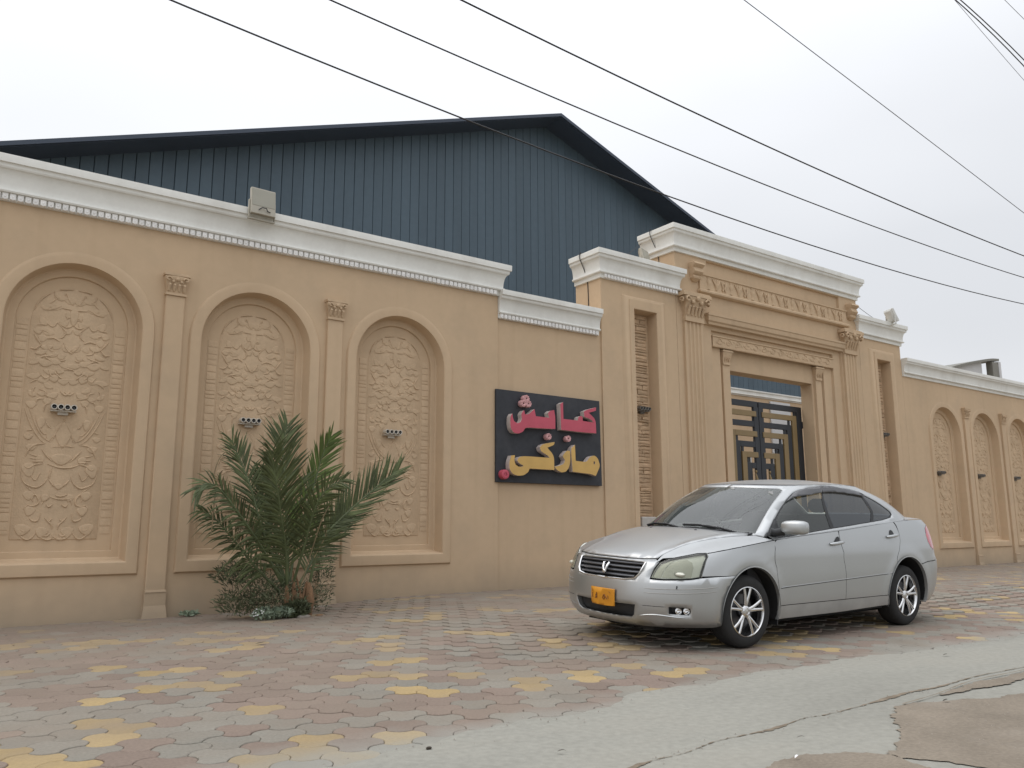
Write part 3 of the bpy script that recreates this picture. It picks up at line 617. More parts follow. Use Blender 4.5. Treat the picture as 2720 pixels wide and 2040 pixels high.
# front sheet with stepped door surround
V, F = tri2d([(-hx, ZB), (-2.40, ZB), (-2.40, 5.09), (2.40, 5.09), (2.40, ZB), (hx, ZB), (hx, 6.95), (-hx, 6.95)], [[(-2.24, 6.13), (2.46, 6.13), (2.46, 6.44), (-2.24, 6.44)]])
b.add([(CX+x, Y0, z) for x, z in V], F)
b.loops([[(CX-2.24, Y0, 6.13), (CX+2.46, Y0, 6.13), (CX+2.46, Y0, 6.44), (CX-2.24, Y0, 6.44)], [(CX-2.23, Y0+.055, 6.14), (CX+2.45, Y0+.055, 6.14), (CX+2.45, Y0+.055, 6.43), (CX-2.23, Y0+.055, 6.43)]], True, False, True)
b.loops([ring(2.40, 5.09, 0), ring(2.39, 5.08, .05), ring(2.12, 5.0, .055), ring(2.11, 4.99, .11), ring(1.80, 4.93, .115), ring(1.79, 4.92, .19), ring(1.455, 4.262, .20), ring(1.448, 4.255, .207), ring(1.445, 4.252, .50), ring(2.2, 5.0, .505)], False)
b.add([(CX-hx, Y0, ZB), (CX-hx, Y0, 6.95), (CX-hx, Y0+.85, 6.95), (CX-hx, Y0+.85, ZB), (CX+hx, Y0, ZB), (CX+hx, Y0, 6.95), (CX+hx, Y0+.85, 6.95), (CX+hx, Y0+.85, ZB)], [(0, 1, 2, 3), (4, 5, 6, 7), (1, 5, 6, 2)])
b.loops([[(CX-hx, Y0+.85, ZB), (CX-hx, Y0+.85, 6.95), (CX+hx, Y0+.85, 6.95), (CX+hx, Y0+.85, ZB)], ring(2.2, 5.0, .85), ring(2.2, 5.0, .505)], False)
local(b.build('wall_face', M['plaster'], pt), pt)
local(make_cornice(pt, [(CX-hx, Y0+.85), (CX-hx, Y0), (CX+hx, Y0), (CX+hx, Y0+.85)], 6.99, .53), pt)
# ledge mouldings
def ledge(name, x0, x1, z0, z1, d, mat_, steps):
    b = MB(); pr = [(0, z0)]+[(d*a, z0+(z1-z0)*c) for a, c in steps]+[(0, z1)]
    sweep(b, [(CX+x0, Y0+.02), (CX+x0, Y0), (CX+x1, Y0), (CX+x1, Y0+.02)], pr); return local(b.build(name, mat_, pt, smooth=25), pt)
ledge('moulding', -2.25, 2.44, 5.09, 5.31, .11, M['plaster'], [(.35, 0), (.45, .12), (.45, .2), (.75, .32), (.8, .42), (.85, .72), (1, .8), (1, .98)])
f1 = ledge('frieze', -2.46, 2.62, 5.70, 6.13, .075, M['carved'], [(.6, 0), (1.25, .06), (1.3, .14), (1.05, .2), (.55, .23), (.5, .9), (.8, .93), (.8, .99)])
mo = []
for v in range(3):
    b = MB(); j = lambda: random.uniform(-.006, .006)
    if v == 0:   # vase
        b.tube([(0, -.006, -.13), (0, -.012, -.10), (0+j(), -.014, -.04), (0, -.016, .03), (j(), -.012, .08), (0, -.012, .12)], [.045, .025, .035, .062, .03, .055], 8, True, flat=(0, .6))
    elif v == 1:  # leaf spray
        for a in (-.6, -.25, .25, .6): b.tube([(0, -.004, -.12), (.05*a+j(), -.02, -.02), (.17*a, -.016, .09), (.2*a, -.006, .12)], [.02, .024, .018, .006], 6)
    else:
        for sg in (-1, 1): b.tube([(sg*.07, -.008, .10), (sg*.055, -.02, .02), (sg*.02, -.02, -.05), (sg*.04, -.016, -.11), (sg*.075, -.012, -.08)], [.02, .024, .02, .018, .008], 6)
        b.ell((0, -.012, .06), .03, .02, .035, 8, 5)
    o = b.build('motif', M['carved'], smooth=50); mo.append(o.data); bpy.data.objects.remove(o)
for k in range(21):
    link('motif', mo[k % 3], f1, loc=Vector((-2.24+k*.233+CX, Y0-.034, 5.955))-Vector(pt.location)-Vector(f1.location))
b = MB()
sweep(b, [(CX-2.03, Y0+.14), (CX-2.03, Y0+.10), (CX+2.06, Y0+.10), (CX+2.06, Y0+.14)], [(0, 4.665), (.06, 4.665), (.065, 4.69), (.05, 4.70), (.05, 4.87), (.065, 4.88), (.065, 4.905), (0, 4.905)])
random.seed(9)
for k in range(60):
    x = -1.97+k*.0673; b.ell((CX+x+random.uniform(-.02, .02), Y0+.052, 4.785+random.uniform(-.05, .05)), random.uniform(.02, .045), .016, random.uniform(.018, .04), 7, 4)
for k in range(14):
    x = -1.9+k*.29; b.tube([(CX+x+.12*math.sin(a)*(1-a/8), Y0+.046, 4.785+.07*math.cos(a)*(1-a/8)) for a in [q*.6 for q in range(11)]], .008, 5)
local(b.build('frieze', M['carved'], pt, smooth=50), pt)
# fluted pilasters, capitals, scroll brackets, small inner pilasters
def fluted(cx):
    b = MB(); w = .26; pts = [(-w, 0), (-w, -.05), (-w+.03, -.062)]
    for k in range(4):
        c = -.165+.11*k; pts += [(c-.038, -.062), (c-.022, -.040), (c, -.032), (c+.022, -.040), (c+.038, -.062)]
    pts += [(w-.03, -.062), (w, -.05), (w, 0)]
    b.loops([[(cx+x, Y0+y, .55) for x, y in pts], [(cx+x, Y0+y, 5.06) for x, y in pts]], False, False, False)
    b.box(cx-.29, cx+.29, Y0-.10, Y0, .05, .50); b.box(cx-.275, cx+.275, Y0-.085, Y0, .50, .56); b.box(cx-.33, cx+.33, Y0-.13, Y0, -.1, .06)
    b.box(cx-.27, cx+.27, Y0-.09, Y0, 5.05, 5.15)
    p = local(b.build('pilaster', M['plaster'], pt), pt)
    b = MB(); L = []
    for z, q, d in ((5.15, .245, .075), (5.20, .25, .08), (5.30, .265, .09), (5.42, .30, .13), (5.50, .345, .17), (5.535, .35, .175)):
        L.append([(cx-q, Y0, z), (cx-q, Y0-d, z), (cx-q*.5, Y0-d-.012, z), (cx, Y0-d-.018, z), (cx+q*.5, Y0-d-.012, z), (cx+q, Y0-d, z), (cx+q, Y0, z)])
    b.loops(L, True, True, True); b.box(cx-.40, cx+.40, Y0-.20, Y0, 5.54, 5.61); b.box(cx-.37, cx+.37, Y0-.18, Y0, 5.61, 5.635)
    for k in range(5):
        x = cx-.20+.10*k; b.tube([(x, Y0-.09, 5.17), (x, Y0-.12, 5.27), (x, Y0-.165, 5.34), (x, Y0-.175, 5.31)], [.026, .034, .026, .012], 7)
    for sg in (-1, 1):
        b.tube([(cx+sg*(.29-.07*math.cos(a)*(1-a/9)), Y0-.20, 5.46+.065*math.sin(a)*(1-a/9)) for a in [i*.6 for i in range(11)]], .022, 6)
        b.tube([(cx+sg*.38, Y0-.12+.05*math.cos(a)*(1-a/9), 5.45+.06*math.sin(a)*(1-a/9)) for a in [i*.6 for i in range(11)]], .018, 6)
        b.ell((cx+sg*.12, Y0-.17, 5.43), .05, .035, .045, 8, 5)
    b.ell((cx, Y0-.20, 5.50), .055, .04, .055, 9, 5)
    c = b.build('capital', M['carved'], p, smooth=40); c.location = -Vector(pt.location)-Vector(p.location)
def console(cx):
    b = MB(); L = []
    prof = [(6.315, .13, .06), (6.29, .15, .17), (6.25, .15, .19), (6.21, .145, .15), (6.19, .135, .12), (6.15, .13, .145), (6.10, .13, .16), (6.06, .125, .13), (6.04, .115, .09), (6.00, .115, .11), (5.97, .11, .10), (5.95, .09, .06), (5.92, .06, .03)]
    for z, q, d in prof: L.append([(cx-q, Y0, z), (cx-q, Y0-d, z), (cx-q*.4, Y0-d-.006, z), (cx+q*.4, Y0-d-.006, z), (cx+q, Y0-d, z), (cx+q, Y0, z)])
    b.loops(L, True, True, True); local(b.build('bracket', M['carved'], pt, smooth=30), pt)
def inner(cx):
    b = MB(); b.box(cx-.11, cx+.11, Y0+.135, Y0+.2, .05, 4.36)
    p = local(b.build('pilaster', M['plaster'], pt), pt)
    b = MB(); L = []
    for z, q, d in ((4.34, .10, .085), (4.37, .115, .09), (4.44, .105, .075), (4.52, .125, .10), (4.57, .14, .12), (4.60, .145, .125)):
        L.append([(cx-q, Y0+.2, z), (cx-q, Y0+.2-d, z), (cx, Y0+.2-d-.01, z), (cx+q, Y0+.2-d, z), (cx+q, Y0+.2, z)])
    b.loops(L, True, True, True); b.box(cx-.155, cx+.155, Y0+.06, Y0+.2, 4.605, 4.645)
    for k in range(3): b.tube([(cx-.06+.06*k, Y0+.11, 4.40), (cx-.06+.06*k, Y0+.09, 4.47), (cx-.06+.06*k, Y0+.07, 4.50)], [.014, .018, .008], 6)
    c = b.build('capital', M['carved'], p, smooth=40); c.location = -Vector(pt.location)-Vector(p.location)
for s_ in (-2.75, 2.70): fluted(CX+s_)
for s_ in (-2.64, 2.86): console(CX+s_)
for s_ in (-1.60, 1.62): inner(CX+s_)

# ------------------------------------------------------------------ gate
random.seed(3)
GX, GY = 14.72, 11.25
gt = thing('metal_gate', 'black and gold metal gate of nested square bars in the gateway', 'gate', (GX, GY, 0))
offs = [(1.395, 1.57, 3.745, 3.615), (1.175, 1.335, 3.525, 3.405), (1.0, 1.16, 3.305, 3.18), (.83, .985, 3.08, 2.96), (.655, .815, 2.855, 2.73), (.49, .64, 2.625, 2.505), (.30, .47, 2.395, 2.27)]
for i, (a, c, z1, z0) in enumerate(offs):
    k = M['black'] if i % 2 == 0 else M['gold']; dy = .0 if i % 2 == 0 else -.022
    for sg in (-1, 1):
        b = MB(); xi, xo = sorted((sg*a, sg*c)); pl = sorted((sg*.10, sg*a)) if i % 2 else sorted((sg*.02, sg*a))
        b.box(xi, xo, dy-.025, dy+.025, .08, z1); b.box(pl[0], pl[1], dy-.025, dy+.025, z0, z1)
        bevel(b.build('gate_bar', k, gt), .006)
        if i < 6:
            b = MB(); x = sg*(a-.10+.02); zb = offs[i+1][2]; b.box(x-.028, x+.028, -.015, .015, zb-.002, z0+.002); b.build('spacer', M['black'], gt)
            b = MB(); x = sg*.17; b.box(x-.025, x+.025, -.013, .013, zb-.002, z0+.002)
            if i in (1, 4): b.build('spacer', M['black'], gt)
for sg in (-1, 1):
    b = MB(); xi, xo = sorted((sg*.008, sg*.165)); b.box(xi, xo, -.03, .03, .06, 3.62); bevel(b.build('centre_stile', M['black'], gt), .006)
    b = MB(); b.box(*sorted((sg*.02, sg*1.56)), -.024, .024, .06, .20); b.build('bottom_rail', M['black'], gt)
    b = MB(); b.tube([(sg*.235, -.05, 1.45), (sg*.235, -.075, 1.6), (sg*.235, -.075, 2.05), (sg*.235, -.05, 2.17)], [.012, .03, .03, .012], 8); b.ell((sg*.235, -.06, 2.2), .03, .03, .035, 8, 5); b.build('handle', M['gold'], gt, smooth=50)
for z in (3.35, 1.4):
    b = MB(); b.box(1.565, 1.62, -.035, .035, z-.09, z+.06); b.build('hinge', M['black'], gt)

# ------------------------------------------------------------------ hall behind
HY = 19.0; AXH, AZH = 14.93, 13.73; SLP = .353
hall = thing('event_hall', 'large dark blue metal clad hall with a low gable roof behind the walls', 'building', (AXH, HY, 0))
rz = lambda x, y0=0: AZH-abs(x-AXH)*SLP
b = MB(); b.box(-4.3, 33.9, HY+.05, HY+.3, 5.9, 7.0); b.add([(-4.3, HY+.05, 7.0), (33.9, HY+.05, 7.0), (AXH, HY+.05, AZH-.1), (-4.3, HY+.3, 7.0), (33.9, HY+.3, 7.0), (AXH, HY+.3, AZH-.1)], [(0, 1, 2), (3, 5, 4)])
local(b.build('gable_wall', M['blue_dark'], hall), hall)
x = .6; k = 0
while x < 29.5:
    w = .272+random.uniform(-.003, .003); z0 = 5.99; d = random.uniform(0, .006)
    za, zb_ = rz(x)-.02, rz(x+w)-.02
    b = MB()
    if x < AXH < x+w: top = [(x, za), (AXH, AZH-.02), (x+w, zb_)]
    else: top = [(x, za), (x+w, zb_)]
    pl = [(x+w, z0), (x, z0)]+top
    f = [(px+ (0.0), HY-d, pz) for px, pz in pl]; e = [((px+.012 if px < x+.01 else px-.004 if px > x+w-.01 else px), HY-d-.014, pz) for px, pz in pl]
    b.loops([[(p[0], HY+.045, p[2]) for p in f], f, e], True, False, True)
    pn = local(b.build('cladding_panel', M['blue'], hall), hall)
    x += w+.008; k += 1
# roof: two slabs with folded edge, and a ridge cap
for sg in (-1, 1):
    xe = AXH+sg*19.2; b = MB(); t = .10
    pr = [(AXH, AZH), (xe, AZH-19.2*SLP), (xe, AZH-19.2*SLP-t), (AXH, AZH-t)]
    b.loops([[(px, 18.2, pz) for px, pz in pr], [(px, 62, pz) for px, pz in pr]], True, True, True)
    r_ = local(b.build('roof', M['blue_dark'], hall), hall)
    b = MB(); pr = [(AXH+sg*.0, AZH+.015), (xe, AZH-19.2*SLP+.015), (xe, AZH-19.2*SLP-.085), (AXH, AZH-.085)]
    b.loops([[(px, 18.14, pz) for px, pz in pr], [(px, 18.195, pz) for px, pz in pr]], True, True, True)
    local(b.build('verge_trim', M['verge'], hall), hall)
b = MB(); b.loops([[(AXH-.25, y, AZH-.07), (AXH, y, AZH+.03), (AXH+.25, y, AZH-.07), (AXH, y, AZH+.015)] for y in (18.3, 62)], True, True, True); local(b.build('ridge_cap', M['blue_dark'], hall), hall)
b = MB(); b.box(-4.2, 33.8, HY-.02, HY+.28, -.1, 5.74); local(b.build('lower_wall', M['plaster'], hall), hall)
b = MB(); sweep(b, [(-4.2, HY-.02), (33.8, HY-.02)], cornice_prof(5.985, .25, .10)); local(b.build('cornice', M['white'], hall, smooth=25), hall)
b = MB(); b.box(25.55, 26.75, HY-.10, HY-.03, 0, 5.66); local(bevel(b.build('door_panel', M['greywhite'], hall), .01), hall)
for xx in (21.4, 23.3, 28.0):
    b = MB(); b.box(xx, xx+1.0, HY-.06, HY-.025, .6, 3.6); wf = local(b.build('window', M['greywhite'], hall), hall)
    b = MB(); b.box(xx+.08, xx+.92, HY-.07, HY-.061, .7, 3.5); p_ = b.build('pane', M['lamp_dark'], wf)

# ------------------------------------------------------------------ pale canopy beyond the right-hand wall
can = thing('roof_canopy', 'pale curved roof sheet on a grey post above the far right wall', 'canopy', (34.5, 16, 0))
DV = 16.0
s16 = DV/14
top = catmull([(32.4, 0, 6.9), (33.2, 0, 7.18), (34.3, 0, 7.48), (35.9, 0, 7.84), (37.2, 0, 8.08), (37.98, 0, 8.16)], 5)
b = MB(); b.loops([[(p.x, y, p.z+dz) for y, dz in ((DV, 0), (DV+5, 0), (DV+5, .10), (DV, .10))] for p in top], True, True, True); local(b.build('roof', M['greydark'], can, smooth=40), can)
b = MB(); b.loops([[(p.x, y, z) for y, z in ((DV+.2, 6.0), (DV+.2, p.z-.003), (DV+.3, p.z-.003), (DV+.3, 6.0))] for p in top[:-7]], True, True, True); local(b.build('side_sheet', M['greywhite'], can), can)
b = MB(); b.box(37.25, 37.78, DV-.02, DV+.25, 0, 8.05); local(b.build('post', M['greydark'], can), can)
b = MB(); b.box(37.783, 37.98, DV-.05, DV+.4, 0, 8.10); local(b.build('edge_trim', M['greywhite'], can), can)
b = MB(); b.box(34.9, 37.25, DV+.1, DV+.16, 7.02, 7.10); local(b.build('brace', M['greydark'], can), can)

# ------------------------------------------------------------------ sign board with raised letters
sg_ = thing('sign_board', 'dark sign board with pink and gold raised Urdu letters on the low wall', 'sign', (8.45, 10.6, 2.5))
b = MB(); b.add([(7.318, 10.66, 1.755), (9.565, 10.66, 1.748), (9.545, 10.66, 3.245), (7.318, 10.66, 3.258), (7.318, 10.73, 1.755), (9.565, 10.73, 1.748), (9.545, 10.73, 3.245), (7.318, 10.73, 3.258)], [(0, 1, 2, 3), (4, 7, 6, 5), (0, 4, 5, 1), (1, 5, 6, 2), (2, 6, 7, 3), (3, 7, 4, 0)])
local(bevel(b.build('backing_board', M['board'], sg_), .006), sg_)
LETTERS = {'A':[(8.565,3.102),(8.625,3.134),(8.628,2.848),(8.944,2.843),(8.956,2.899),(9.001,2.926),(9.052,2.922),(9.06,2.844),(9.3,2.834),(9.253,2.882),(9.095,2.921),(9.085,3.011),(9.164,3.049),(9.369,3.106),(9.363,3.046),(9.2,2.997),(9.352,2.889),(9.362,2.648),(9.051,2.647),(8.575,2.66)],'B':[(8.45,2.666),(8.109,2.655),(7.833,2.652),(7.774,2.574),(7.682,2.538),(7.592,2.547),(7.538,2.61),(7.521,2.697),(7.53,2.815),(7.566,2.859),(7.575,2.789),(7.602,2.732),(7.665,2.707),(7.729,2.731),(7.757,2.785),(7.743,2.861),(7.776,2.916),(7.804,2.929),(7.82,2.864),(7.887,2.869),(7.962,2.926),(8.015,2.965),(8.042,2.851),(8.321,2.844),(8.294,2.919),(8.342,2.965),(8.43,2.983),(8.453,2.869)],'C':[(8.779,2.353),(8.874,2.422),(8.882,2.15),(9.12,2.137),(9.205,2.234),(9.309,2.262),(9.381,2.219),(9.435,2.088),(9.33,1.909),(9.228,1.937),(8.814,1.964)],'D':[(8.622,2.253),(8.692,2.314),(8.762,2.313),(8.768,2.153),(8.736,2.03),(8.666,1.959),(8.577,1.941),(8.472,1.982),(8.428,2.033),(8.521,2.052),(8.619,2.086),(8.65,2.148),(8.602,2.214)],'E':[(8.431,2.445),(8.42,2.395),(8.276,2.342),(8.389,2.242),(8.417,2.168),(8.418,1.98),(8.157,1.981),(7.906,1.984),(7.878,1.924),(7.787,1.87),(7.678,1.859),(7.571,1.884),(7.509,1.954),(7.5,2.069),(7.545,2.18),(7.613,2.187),(7.602,2.103),(7.622,2.038),(7.688,2.002),(7.769,2.01),(7.782,2.026),(7.694,2.063),(7.658,2.105),(7.689,2.157),(7.789,2.181),(8.321,2.176),(8.283,2.214),(8.142,2.275),(8.12,2.341),(8.181,2.397)]}
LT = LETTERS
def smooth_poly(pl):
    n = len(pl); o = []
    for i in range(n):
        p, q, r = Vector(pl[i-1]), Vector(pl[i]), Vector(pl[(i+1) % n])
        ang = (q-p).angle(r-q) if (q-p).length > 1e-6 and (r-q).length > 1e-6 else 0
        if ang < math.radians(62):
            o += [tuple(q.lerp(p, .22)), tuple(q*.7+(p+r)*.15*.5+q*.15), tuple(q.lerp(r, .22))]
        else: o.append(tuple(q))
    return o
def letter(name, pl, face_m, hole=None, yf=10.555, yb=10.662, label=None):
    pl = smooth_poly(pl); H = [hole] if hole else []
    V, F = tri2d(pl, H); b = MB(); b.add([(x, yf, z) for x, z in V], F, 0)
    for lp in [pl]+H: b.loops([[(x, yf, z) for x, z in lp], [(x, yb, z) for x, z in lp]], True, mi=1)
    local(b.build(name, [face_m, M['letter_side']], sg_, label=label), sg_)
letter('letter', LT['A'], M['pink'], label='pink letters with a tall upright stroke'); letter('letter', LT['B'], M['pink'], label='pink letters with teeth and a round bowl')
letter('letter', LT['C'], M['yellow'], hole=[(9.301+.018*math.cos(a), 2.134+.03*math.sin(a)) for a in [i*PI/5 for i in range(10)]], label='gold letters with a tall upright and a looped end')
letter('letter', LT['D'], M['yellow'], label='small gold curved letter'); letter('letter', LT['E'], M['yellow'], label='gold letters with a slanted arm and a round bowl')
random.seed(4)
for x, z, r in ((7.856, 3.128, .062), (7.796, 3.045, .058), (7.898, 3.046, .060), (8.313, 2.528, .055), (8.736, 2.519, .052)):
    b = MB(); b.lathe([(.012, .0), (r*.55, -.01), (r, .02), (r, .085), (r*.8, .1)], 9, Matrix.Translation((x, 10.56, z)) @ Matrix.Rotation(-PI/2, 4, 'X'))
    for k in range(9): a = k*.7; b.ell((x+r*.75*math.cos(a), 10.562, z+r*.75*math.sin(a)), .02, .016, .02, 6, 4, jit=.2)
    local(b.build('dot', M['pinkrough'], sg_, smooth=50), sg_)
b = MB(); b.lathe([(.022, .03), (.026, -.005), (.05, -.012), (.074, .0), (.078, .03), (.078, .09)], 14, Matrix.Translation((7.438, 10.57, 1.876)) @ Matrix.Rotation(-PI/2, 4, 'X')); b.ell((7.44, 10.575, 1.876), .02, .012, .03, 7, 4); local(b.build('dot', M['pink'], sg_, smooth=50, label='pink ring at the lower corner of the board'), sg_)

# ------------------------------------------------------------------ wall lights: cast bar with four lamp cups
def wall_light(body=None):
    body = body or M['lamp_body']
    t = thing('wall_light', 'four cup lamp bar', 'wall light', (0, 0, 0))
    b = MB(); b.box(-.135, .135, -.05, .05, -.050, -.036); b.box(-.055, .055, .0, .06, -.085, -.05); b.build('bracket', body, t)
    for k in range(4):
        x = -.1035+.069*k; b = MB()
        MM = Matrix.Translation((x, -.055, 0)) @ Matrix.Rotation(PI/2, 4, 'X')
        b.lathe([(.024, .0), (.026, .035), (.034, .035), (.0375, .02), (.0375, -.06), (.02, -.075)], 12, MM); c = b.build('lamp_cup', body, t, smooth=35)
        b = MB(); b.lathe([(.001, .018), (.012, .022), (.024, .010)], 10, MM); b.build('lens', M['lamp_dark'], c, smooth=60)
    return t
wl = wall_light(); wl.location = (1.21, Y0+.152, 2.47)
GL = 'four cup lamp bars on the carved arches'
tag(wl, 'four cup lamp bar at the middle of the leftmost large carved arch', group=GL)
for x, z, lb in ((3.42, 2.47, 'four cup lamp bar on the large carved arch directly above the palm'), (5.55, 2.45, 'four cup lamp bar on the large carved arch nearest the sign')):
    copy_tree(wl, (x, Y0+.152, z), lb, GL)
wd_ = wall_light(M['lamp_grey']); wd_.location = (10.77, Y0+.125, 3.22); tag(wd_, 'dark lamp bar on the stone strip of the left gate tower', group=GL)
for x, y, z, lb in ((21.66, .16, 2.41, 'small dark lamp bar on the arch nearest the car boot'), (23.84, .16, 2.40, 'small dark lamp bar on the middle arch of the far right wall'), (26.02, .16, 2.40, 'small dark lamp bar on the arch cut by the right edge'), (19.0, .125, 3.25, 'dark lamp bar in the slit of the right gate tower')):
    copy_tree(wd_, (x, Y0+y, z), lb, GL)
b = MB(); b.box(10.53, 10.90, Y0-.02, Y0+.16, .62, 1.22); bevel(b.build('grey_block', M['greystone'], label='pale grey block at the foot of the stone slit behind the windscreen', cat='block'), .02)

# ------------------------------------------------------------------ floodlights
def flood(name, label, loc, rz_, tilt, m_, sc=1.0):
    t = thing('floodlight', label, 'floodlight', loc, rz_); w, hh, d = .17*sc, .19*sc, .055*sc
    R = Matrix.Rotation(tilt, 4, 'X'); f = lambda L: [R @ Vector(p) for p in L]
    b = MB(); b.loops([f([(-w, -d, -hh), (w, -d, -hh), (w, -d, hh), (-w, -d, hh)]), f([(-w, 0, -hh), (w, 0, -hh), (w, 0, hh), (-w, 0, hh)]), f([(-w*.7, d, -hh*.75), (w*.7, d, -hh*.75), (w*.7, d, hh*.75), (-w*.7, d, hh*.75)])], True, True, True)
    bevel(b.build('housing', m_, t), .008)
    b = MB(); g = .012; b.loops([f([(-w+g, -d-.004, -hh*.38), (w-g, -d-.004, -hh*.38), (w-g, -d-.004, hh-g*1.6), (-w+g, -d-.004, hh-g*1.6)]), f([(-w+g, -d+.01, -hh*.38), (w-g, -d+.01, -hh*.38), (w-g, -d+.01, hh-g), (-w+g, -d+.01, hh-g)])], True, True, False)
    b.build('glass', M['flood_glass'] if m_ is M['flood'] else m_, t)
    b = MB(); b.tube(f([(-.07, -d-.01, -hh*.72), (-.03, -d-.03, -hh*.55), (.03, -d-.03, -hh*.55), (.05, -d-.015, -hh*.72), (.09, -d-.01, -hh*.74)]), .007, 6); b.build('cable_loop', M['cable'], t, smooth=60)
    b = MB(); b.box(-w-.014, -w-.004, -.02, .02, -hh-.05, .02); b.box(w+.004, w+.014, -.02, .02, -hh-.05, .02); b.box(-w-.014, w+.014, -.02, .03, -hh-.058, -hh-.046); b.build('bracket', m_, t)
    return t
flood('floodlight', 'beige square floodlight standing on the cornice of the tall left wall', (3.33, 10.50, 5.42), .05, math.radians(-6), M['flood'])
flood('floodlight', 'pale floodlight tilted behind the cornice of the left gate tower', (10.98, 10.86, 6.22), .35, math.radians(-12), M['flood'], .95)
flood('floodlight', 'white floodlight leaning sideways on the cornice of the right gate tower', (19.25, 10.52, 6.22), 1.15, math.radians(-24), M['flood_white'], .95)

# ------------------------------------------------------------------ overhead wires (hung along the street)
def wire(P, Y, r, label, m_, grp='overhead wires', n=40):
    xs = np.array([p[0] for p in P]); zs = np.array([p[1] for p in P]); c = np.polyfit(xs, zs, min(2, len(P)-1))
    x0, x1 = xs.min()-9, xs.max()+14; b = MB()
    b.tube([(x, Y, float(np.polyval(c, x))) for x in np.linspace(x0, x1, n)], r, 6); return b.build('overhead_wire', m_, smooth=60, label=label, cat='wire', group=grp)
wire([(1.29, 5.65), (2.75, 5.57), (4.37, 5.47), (7.62, 5.34), (11.27, 5.31), (18.02, 5.54)], 7, .0085, 'lowest long black wire crossing in front of the blue gable', M['cable'])
wire([(2.82, 6.27), (4.99, 6.14), (9.36, 6.04), (12.51, 6.02), (18.17, 6.13)], 7, .0085, 'middle of the three long black wires, passing just above the gable peak', M['cable'])
wire([(4.32, 6.89), (9.41, 6.68), (15.15, 6.60), (18.29, 6.63)], 7, .0105, 'thickest and highest of the three long black wires', M['cable'])
wire([(9.4, 8.96), (13.46, 8.38), (18.55, 7.64)], 7, .007, 'thin lone wire between the three long wires and the corner cables', M['cable_grey'])
wire([(16.35, 11.84), (17.91, 11.67), (19.49, 11.40)], 7, .0125, 'lower thick cable of the close pair at the upper right corner', M['cable'])
wire([(16.60, 11.93), (17.95, 11.80), (19.49, 11.58)], 7, .0125, 'upper thick cable of the close pair at the upper right corner', M['cable'])
wire([(16.81, 11.70), (17.85, 11.42), (19.39, 11.02)], 7, .005, 'faint thin wire hanging under the thick corner cables', M['cable_grey'])
wire([(18.87, 12.83), (19.81, 12.72)], 7, .006, 'short thin wire cutting the extreme upper right corner', M['cable_grey'])
def cable(P, r, label, m_=None, grp='thin cables on the gateway cornices'):
    b = MB(); b.tube(catmull(P, 5), r, 5); b.ell(P[0], r*2.2, r*2.2, r*2.5, 7, 4); b.build('cornice_cable', m_ or M['cable'], smooth=60, label=label, cat='cable', group=grp)
cable([(9.50, 11.05, 6.09), (9.485, 11.06, 6.0), (9.60, 11.05, 5.75), (9.655, 11.04, 5.5), (9.66, 11.03, 4.95)], .008, 'dark cable hanging down the side of the left gate tower')
cable([(11.47, 11.15, 7.01), (11.47, 11.16, 6.9), (11.62, 11.14, 6.6), (11.648, 11.12, 6.45), (11.648, 11.1, 6.05)], .008, 'cable hanging down the left side of the central gateway')
cable([(9.80, 11.1, 6.10), (10.4, 11.25, 6.13), (10.9, 11.35, 6.38), (11.45, 11.40, 6.78)], .006, 'slack cable rising from the left tower to the central gateway', M['cable_grey'])
cable([(18.03, 10.95, 6.62), (18.5, 10.85, 6.36), (19.0, 10.75, 6.13), (19.2, 10.7, 6.10)], .006, 'short cable sloping from the central gateway to the right tower', M['cable_grey'])

# ------------------------------------------------------------------ palm bush
random.seed(12)
palm = thing('palm_bush', 'low date palm bush with spreading green fronds against the wall', 'palm', (3.72, 9.72, 0))
def frond(P, L0, m_, nl=46, start=.16, droop=.25, width=.022, nrm=Vector((0, -1, .25)), seed=0, taper=.9, split=1.0):
    rnd = random.Random(seed); C = catmull([Vector(p)-Vector(palm.location) for p in P], 8); n = len(C)
    b = MB(); b.tube(C, [.017*(1-.82*i/(n-1))+.002 for i in range(n)], 6)
    st = b.build('frond', M['rachis'], palm, smooth=60)
    cum = [0]
    for i in range(1, n): cum.append(cum[-1]+(C[i]-C[i-1]).length)
    def at(t):
        d = t*cum[-1]; i = 1
        while i < n-1 and cum[i] < d: i += 1
        q = (d-cum[i-1])/(cum[i]-cum[i-1]+1e-9); return C[i-1].lerp(C[i], q), (C[i]-C[i-1]).normalized()
    b = MB()
    for k in range(nl):
        for sg in (-1, 1):
            if rnd.random() < .04: continue
            t = min(1, start+(1-start)*(k+rnd.uniform(-.3, .3))/(nl-1)); t = max(t, start)
            p, T = at(t); S = T.cross(nrm).normalized()*sg; U = S.cross(T)*sg
            if U.dot(nrm) < 0: U = -U
            a = math.radians(58-30*t+rnd.uniform(-7, 7))*split; L = L0*(.45+.55*math.sin(PI*(.22+.62*t)))*rnd.uniform(.82, 1.08)*(1 if t < .9 else .75)
            d = (T*math.cos(a)+S*math.sin(a)+U*rnd.uniform(.05, .38)).normalized(); w = width*rnd.uniform(.75, 1.1)
            side = d.cross(U).normalized(); pts = []
            g = droop*rnd.uniform(.6, 1.3)
            for q, ww in ((0, .45), (.3, 1), (.7, .7), (1, .06)):
                c = p+d*(L*q)+Vector((0, 0, -g*L*q*q)); pts.append((c-side*w*ww*.5, c+U*(.004*ww), c+side*w*ww*.5))
            vs = [x for tr in pts for x in tr]; fs = []
            for i in range(3):
                o = i*3; fs += [(o, o+1, o+4, o+3), (o+1, o+2, o+5, o+4)]
            b.add(vs, fs)
    b.build('leaflets', m_, st)
    return st
